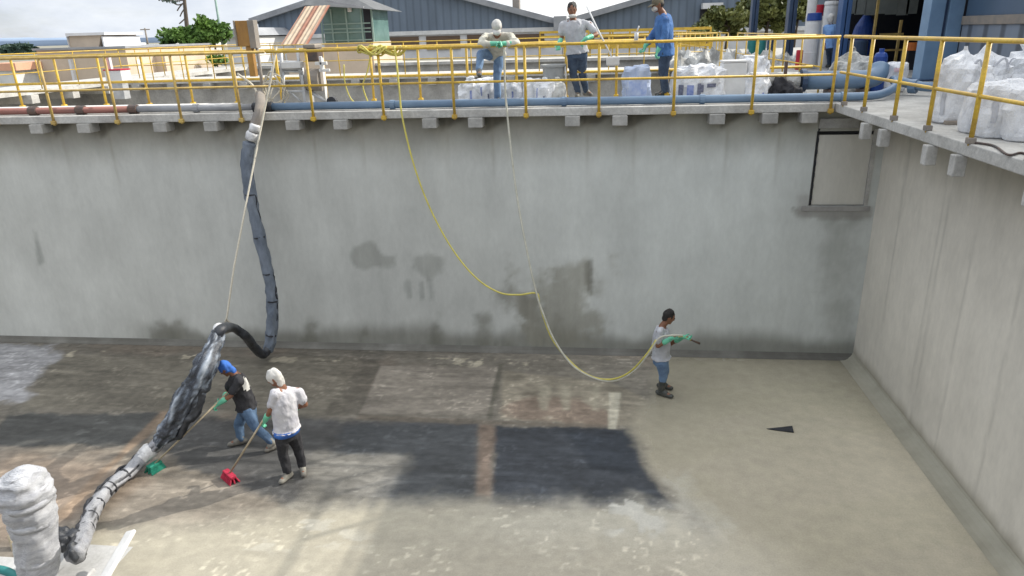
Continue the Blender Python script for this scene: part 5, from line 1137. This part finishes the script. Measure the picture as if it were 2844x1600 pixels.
# left: house, cream buildings, white yard wall
YH = 36
e = empty('house', tuple(onY(650, 140, YH)), 'small white house with grey roof between the tree and the rusty column', 'house')
q0, q1 = onY(628, 104, YH), onY(716, 140, YH); MB().boxb(q0.x, q1.x, YH, YH+6, GZ, q0.z).build('wall', M['whitewall'], e)
rp = [pz(620, 106, YH), pz(720, 98, YH), pz(690, 76, YH), pz(660, 78, YH)]; poly_prism(MB(), rp, YH-.5, YH+6).build('roof', M['roofgrey'], e)
YC = 17
e = empty('cream_building', tuple(onY(240, 225, YC)), 'flat cream building with a raised block on its roof, at far left', 'building')
q0, q1 = onY(100, 138, YC), onY(366, 228, YC); z0 = onY(240, 137, YC).z
MB().boxb(q0.x, q1.x, YC, YC+7, GZ-.5, z0).build('wall', M['cream'], e)
MB().boxb(q0.x-.1, q1.x+.1, YC-.12, YC+7.1, z0+.003, z0+.09).build('coping', M['roofgrey'], e)
poly_prism(MB(), [pz(196, 140, YC+.5), pz(274, 137, YC+.5), pz(280, 97, YC+.5), pz(190, 99, YC+.5)], YC+.5, YC+3).build('roof_block', M['cream'], e)
q0, q1 = onY(184, 99, YC+.4), onY(292, 96, YC+.4); MB().boxb(q0.x, q1.x, YC+.35, YC+3.1, q0.z-.02, q0.z+.09).build('block_cap', M['whitewall'], e)
for xa, xb in ((184, 191), (281, 292)): q0, q1 = onY(xa, 101, YC+.4), onY(xb, 134, YC+.4); MB().boxb(q0.x, q1.x, YC+.4, YC+3, q1.z, q0.z).build('side_fin', M['whitewall'], e)
for px in (201, 386): q0, q1 = onY(px-4, 165, YC-.15), onY(px+5, 232, YC-.15); MB().boxb(q0.x, q1.x, YC-.2, YC-.02, GZ, q0.z).build('downpipe', M['whitewall'], e)
q0, q1 = onY(366, 148, YC+2), onY(470, 228, YC+2); MB().boxb(q0.x+.02, q1.x, YC+2, YC+7, GZ, q0.z).build('side_wing', M['cream'], e)
q0, q1 = onY(362, 130, 40), onY(478, 150, 40)
e = empty('white_building', (q0.x, 40, GZ), 'low bright white building right of the cream one', 'building')
MB().boxb(q0.x, q1.x, 40, 48, GZ, q0.z-.1).build('wall', M['white'], e); MB().boxb(q0.x-.2, q1.x+.2, 39.7, 48.2, q0.z-.096, q0.z+.12).build('roof_edge', M['white'], e); q=onY(370,127,40); MB().boxb(q.x-.3,q.x+.4,40.2,41,q.z-.5,q.z+.2).build('roof_post', M['white'], e)
for k, (xa, ya_, xb, yb_, yy, mt_, nm) in enumerate(((-60, 178, 46, 196, 15.5, 'orange', 'kiosk'), )):
    q0, q1 = onY(xa, ya_, yy), onY(xb, yb_, yy); e = empty('kiosk', (q1.x, yy, GZ), 'white kiosk with a pale orange roof at the far left edge', 'kiosk')
    M['peach'] = pmat('peach_roof', (.66, .36, .24), .7, c2=(.55, .30, .2), scale=2., bump=.05)
    MB().boxb(q0.x, q1.x, yy, yy+3, q1.z, q0.z).build('roof', M['peach'], e); MB().boxb(q0.x+.1, q1.x-.2, yy+.1, yy+2.9, GZ, q1.z-.004).build('wall', M['white'], e)
YG = 9.0
q0, q1 = onY(288, 197, YG), onY(340, 226, YG)
e = empty('equipment_box', (q0.x, YG, GZ), 'white equipment box with red trim and a pink sign post, beside the left handrail', 'equipment box')
xo = 0
MB().boxb(q0.x, q1.x, YG, YG+.5, q1.z, q0.z).build('case', M['white'], e, bevel=.02); MB().boxb(q0.x-.01, q1.x+.01, YG-.01, YG+.51, q0.z+.003, q0.z+.04).build('red_trim', M['redplastic'], e)
MB().boxb(q0.x+.1, q1.x-.1, YG+.1, YG+.4, ZD-.02 if False else GZ, q1.z-.002).build('stand', M['steel'], e)
q2, q3 = onY(291, 160, YG+.3), onY(313, 195, YG+.3); M['pink'] = pmat('faded_red_sign', (.62, .33, .30), .6, c2=(.72, .5, .46), scale=5., bump=0)
MB().boxb(q2.x, q3.x, YG+.2, YG+.26, q3.z, q2.z).build('sign', M['pink'], e); MB().boxb(q3.x-.01, q3.x+.03, YG+.2, YG+.3, q1.z, q2.z).build('post', M['whitewall'], e)

# ------------------------------------------------------------------ hills
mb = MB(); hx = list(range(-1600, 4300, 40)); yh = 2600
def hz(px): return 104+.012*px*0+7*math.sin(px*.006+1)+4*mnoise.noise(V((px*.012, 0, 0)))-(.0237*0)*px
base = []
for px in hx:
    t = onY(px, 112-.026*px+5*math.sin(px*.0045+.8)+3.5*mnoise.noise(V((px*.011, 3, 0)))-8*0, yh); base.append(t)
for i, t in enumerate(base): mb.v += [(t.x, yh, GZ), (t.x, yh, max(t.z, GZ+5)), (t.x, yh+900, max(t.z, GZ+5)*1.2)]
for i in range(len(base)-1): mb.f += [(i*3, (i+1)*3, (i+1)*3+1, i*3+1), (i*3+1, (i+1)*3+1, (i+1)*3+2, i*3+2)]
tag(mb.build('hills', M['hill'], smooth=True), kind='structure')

# ------------------------------------------------------------------ trees
def crown(mb, c, r, n, size, seed, squash=.8, clumps=9):
    rr = random.Random(seed); cl = []
    for k in range(clumps):
        d = V((rr.gauss(0, 1), rr.gauss(0, 1), rr.gauss(0, .8))).normalized()*rr.uniform(.35, .8); cl.append((V(c)+V((d.x*r[0], d.y*r[1], d.z*r[2])), rr.uniform(.28, .5)))
    for i in range(n):
        cc_, q = rr.choice(cl); d = V((rr.gauss(0, 1), rr.gauss(0, 1), rr.gauss(0, 1))).normalized()*(rr.random()**.4)*q
        p = cc_+V((d.x*r[0], d.y*r[1], d.z*r[2])); a = V((rr.gauss(0, 1), rr.gauss(0, 1), rr.gauss(0, .7))).normalized(); b = a.orthogonal().normalized()
        b = (b*math.cos(rr.random()*6)+a.cross(b)*math.sin(rr.random()*6)).normalized(); s_ = size*rr.uniform(.6, 1.3)
        mb.quad(p-a*s_*.5, p+b*s_*.28, p+a*s_*.5, p-b*s_*.28)
    return cl
def tree(px, py0, py1, pw, y, label, leaf, n, size, seed, trunk_py=None, group=None, gz=GZ, clumps=10, name='tree', depth=None):
    t, b = onY(px, py0, y), onY(px, py1, y); w = (onY(px+pw/2, py0, y).x-onY(px-pw/2, py0, y).x)/2; c = (t+b)/2; h = (t.z-b.z)/2
    e = empty(name, (c.x, y, gz), label, 'tree', group); mb = MB(); cl = crown(mb, c, (w, depth or w, h), n, size, seed, clumps=clumps); mb.build('crown', M[leaf], e)
    tr = MB(); r0 = max(.04, w*.07); mid = V((c.x+.1*w, y, c.z-h*.3)); tr.tube([V((c.x, y, gz)), V((c.x+.05*w, y, (gz+c.z)/2)), mid], [r0, r0*.8, r0*.6], 8)
    for cc_, q in cl[:7]: tr.tube([mid, (mid+cc_)/2+V((0, 0, .1*h)), cc_], [r0*.5, r0*.35, r0*.12], 5)
    tr.build('trunk', M['bark'], e, smooth=True); return e
tree(508, 62, 150, 115, 24.0, 'bright green leafy tree, lower left half of the pair behind the handrail', 'leaf', 2600, .26, 5, clumps=14)
tree(588, 32, 150, 100, 24.6, 'taller bright green leafy tree left of the rusty column', 'leaf', 2900, .26, 6, clumps=16)
tree(600, 140, 196, 60, 22., 'small green bush at the foot of the rusty column', 'leaf', 500, .2, 8, name='bush')
tree(452, 150, 200, 60, 21., 'dark shrub with pale gaps under the bright green tree', 'leaf_dk', 420, .2, 9, name='bush')
tree(540, 140, 200, 90, 23., 'low dense green bush under the pair of trees', 'leaf', 800, .22, 10, name='bush')
tree(45, 122, 156, 110, 130., 'distant dark tree clump in front of the blue hills at far left', 'leaf_dk', 900, 1.5, 11, depth=4)
tree(300, 122, 140, 50, 240., 'small distant green tree crown right of the cream block', 'leaf_dk', 300, 2., 12, depth=4)
tree(1990+30, 5, 110, 150, 33., 'olive green bushy tree in front of the dark opening of the right shed', 'leaf_olive', 2600, .34, 13, clumps=14, group='trees behind the dark blue columns')
tree(2130, -60, 110, 170, 35., 'large olive tree between the two dark blue columns', 'leaf_olive', 3600, .36, 14, clumps=18, group='trees behind the dark blue columns')
tree(2215, -40, 90, 110, 36., 'olive tree behind the white drums', 'leaf_olive', 2000, .36, 15, clumps=12, group='trees behind the dark blue columns')
tree(1960, 62, 118, 110, 30., 'low olive shrub right of the man in blue', 'leaf_olive', 900, .28, 16, name='bush')
YB = 44
e = empty('bare_tree', (onY(518, 80, YB).x, YB, GZ), 'tall thin bare trunk with sparse branches at the top, above the green trees', 'tree')
MB().tube([V((onY(520, 80, YB).x, YB, GZ)), onY(519, 70, YB), onY(514, 20, YB), onY(510, -30, YB)], [.22, .17, .14, .12], 7).build('trunk', M['bark'], e, smooth=True)
mb = MB()
for a, b, c_ in (((512, 0), (490, 3), (458, 2)), ((513, 8), (495, 14), (478, 6)), ((513, 5), (500, 18), (492, 30)), ((514, 22), (505, 35), (500, 46)), ((516, 50), (505, 60), (498, 66)), ((512, -6), (480, -4), (455, -12)), ((511, -8), (530, -14), (545, -22))):
    mb.tube(catmull([onY(*a, YB), onY(*b, YB), onY(*c_, YB)], 4), .05, 5)
mb.build('branches', M['bark'], e)
mb = MB(); crown(mb, onY(475, 2, YB), (.9, .8, .25), 90, .22, 5, clumps=5); mb.build('twig_leaves', M['leaf_dk'], e)
def pole(px, py, y, r, label, mat='greysteel'):
    p = onY(px, py, y); e = empty('utility_pole', (p.x, y, GZ), label, 'pole'); MB().tube([(p.x, y, GZ), (p.x, y, p.z)], [r, r*.75], 8).build('shaft', M[mat], e, smooth=True)
    MB().tube([(p.x-r*5, y, p.z-.3), (p.x+r*5, y, p.z-.3)], r*.5, 6).build('cross_arm', M[mat], e); return e
pole(592, -40, 25.2, .075, 'slim grey green pole standing in front of the taller green tree', 'greenframe')
pole(402, 78, 140, .22, 'short distant dark pole against the hills left of the trees')

# ------------------------------------------------------------------ plant shelter on the right: columns, roof, walls, stores
def hcol(x, y, w, label, mat, zt=7.21, rot=0.):
    e = empty('steel_column', (x, y, ZD), label, 'column', 'steel columns of the shelter on the right')
    MB().boxb(x-w*.5, x-w*.06, y-.2, y+.2, ZD, zt).build('flange', M[mat], e, bevel=.01)
    MB().boxb(x-w*.056, x+w*.056, y-.12, y+.12, ZD, zt).build('web', M['navy'], e)
    MB().boxb(x+w*.06, x+w*.5, y-.2, y+.2, ZD, zt).build('flange', M[mat], e, bevel=.01)
    MB().boxb(x-w*.7, x+w*.7, y-.3, y+.3, ZD+.001, ZD+.03).build('base_plate', M['navy'], e, bevel=.008)
    return e
q = onX(2603, 100, 2.42); hcol(2.45, q.y, .66, 'broad sky blue double column nearest the bulk bags', 'blue_steel')
for px, lab, mat, w in ((2342, 'dark blue column right of the light blue worker', 'royal_steel', .24), (2196, 'navy column left of the white drums', 'navy', .26), (2093, 'navy column in front of the olive trees', 'navy', .26)):
    M['royal_steel'] = pmat('royal_blue_steel', (.035, .085, .21), .45, c2=(.05, .11, .25), scale=2., bump=.06)
    y = {2342: 8.7, 2196: 14.0, 2093: 19.0}[px]; p = onY(px, 60, y); hcol(p.x, y, w, lab, mat)
e = empty('shelter_roof', (7, 4, 7.22), 'big flat roof of the plant shelter on the right', 'roof')
MB().boxb(2.2, 14, -14, 20, 7.22, 7.37).build('roof_deck', M['roofgrey'], e)
ycol = q.y
e = empty('corrugated_wall', (2.75, 0, ZD), 'grey blue corrugated wall with dark upper panel behind the bulk bags', 'wall')
zt2 = onX(2750, 68, 2.75).z; zl = onX(2750, 42, 2.75).z
MB().boxb(2.75, 2.85, -9, ycol-.3, ZD, zt2).build('corrugated_sheet', M['clad2'], e)
MB().boxb(2.71, 2.9, -9, ycol-.3, zt2+.002, zl).build('ledge', M['greysteel'], e, bevel=.01)
M['bluepanel'] = pmat('dark_blue_panel', (.055, .095, .15), .35, c2=(.075, .12, .19), scale=.6, bump=.03, spec=.5)
MB().boxb(2.78, 2.88, -9, ycol-.3, zl+.002, 7.21).build('upper_panel', M['bluepanel'], e)
# dim store behind: back wall, side wall, hanging strips
e = empty('store', (5, 13, ZD), 'dim open store behind the blue columns with hanging strip curtain', 'store')
MB().boxb(2.6, 12, 12.6, 12.8, ZD, 7.21).boxb(5.6, 5.8, ycol+.4, 12.55, ZD, 7.21).boxb(2.7, 5.55, ycol+.35, ycol+.38, 6.4, 7.21).build('dark_wall', M['darkin'], e)
ys_ = 10.4
for k, px in enumerate((2366, 2392, 2420, 2448, 2478, 2510, 2535)):
    q0, q1 = onY(px-10, -25, ys_), onY(px+11, 38+2*(k % 3), ys_); MB().boxb(q0.x, q1.x, ys_, ys_+.03, q1.z, 7.2).build('curtain_strip', M['strip'], e)
def cyl(name, px, py0, py1, pw, y, mat, label, cat, base=None, group=None, lid=None, prof=None):
    t, b = onY(px, py0, y), onY(px, py1, y); r = abs(onY(px+pw/2, py0, y).x-onY(px-pw/2, py0, y).x)/2; zb = ZD+.002 if base == 'g' else b.z; h = t.z-zb
    e = empty(name, (t.x, y, zb), label, cat, group)
    MB().lathe((t.x, y, zb), prof and [(a*r, c*h) for a, c in prof] or [(r*.96, 0), (r, .02*h), (r, .32*h), (r*1.03, .34*h), (r, .36*h), (r, .64*h), (r*1.03, .66*h), (r, .68*h), (r, .95*h), (r*.93, h)], 20).build('body', M[mat], e, smooth=False)
    if lid: MB().lathe((t.x, y, t.z+.003), [(r*1.04, 0), (r*1.05, .04), (r*.98, .10 if lid != 'royal' else .2), (r*.3, .11 if lid != 'royal' else .21)], 18).build('lid', M[lid], e)
    return e
cyl('drum', 2382, 112, 188, 58, 8.6, 'navy', 'big dark drum behind the corner of the handrail', 'drum', 'g')
cyl('drum', 2408, 42, 118, 66, 11.2, 'royal', 'large royal blue vessel in the dim store above the dark drum', 'vessel', 'g', prof=[(.7, 0), (.95, .08), (1, .2), (1, .62), (.85, .78), (.5, .93), (.3, 1)])
cyl('drum', 2261, 58, 178, 40, 9.6, 'white', 'tall white drum with a royal blue lid', 'drum', 'g', lid='royal')
cyl('drum', 2311, 14, 185, 40, 10.2, 'white', 'taller white drum behind the worker in light blue', 'drum', 'g', lid='white')
cyl('pipe', 2260, -30, 30, 26, 10.6, 'white', 'thick white standing pipe behind the lidded white drum', 'pipe', 'g')
cyl('drum', 2282, 44, 180, 28, 10.9, 'white', 'narrow white drum that carries the red can', 'drum', 'g')
cyl('can', 2279, 13, 44, 20, 10.9, 'redplastic', 'red can standing on the narrow white drum', 'can')
cyl('can', 2222, 139, 174, 19, 9.3, 'redplastic', 'red container standing on the ground left of the lidded white drum', 'can', 'g')
cyl('bin', 2091, 108, 160, 26, 17.0, 'teal', 'teal bin at the foot of the left navy column', 'bin', 'g', group='teal bins')
cyl('bin', 2118, 108, 163, 22, 16.4, 'teal', 'darker teal bin, second from the left navy column', 'bin', 'g', group='teal bins')
cyl('bin', 2144, 106, 165, 24, 15.4, 'navy', 'navy bin between the teal bins and the middle column', 'bin', 'g')
p = onX(2538, 150, 3.4); 
cyl('bucket', 2538, 118, 140, 44, 8.2, 'orange', 'orange bucket in the dark gap beside the broad blue column', 'bucket')
q0, q1 = onY(2515, 141, 8.2), onY(2562, 190, 8.2); tag(MB().boxb(q0.x, q1.x, 8.0, 8.5, ZD, q0.z-.004).build('crate', M['darkin'], bevel=.01), 'dark crate under the orange bucket', 'crate')
e = empty('rack', (onY(2470, 100, 8.9).x, 8.9, ZD), 'thin yellow rack frame in the dark store', 'rack')
for px in (2440, 2512): p = onY(px, 0, 8.9); MB().boxb(p.x-.03, p.x+.03, 8.87, 8.93, ZD, p.z+(0 if px == 2440 else -.5)).build('upright', M['yellow_old'], e)
for py in (96, 140): a, b = onY(2440, py, 8.9), onY(2512, py, 8.9); MB().boxb(a.x+.031, b.x-.031, 8.88, 8.92, a.z-.025, a.z+.025).build('shelf_bar', M['yellow_old'], e)
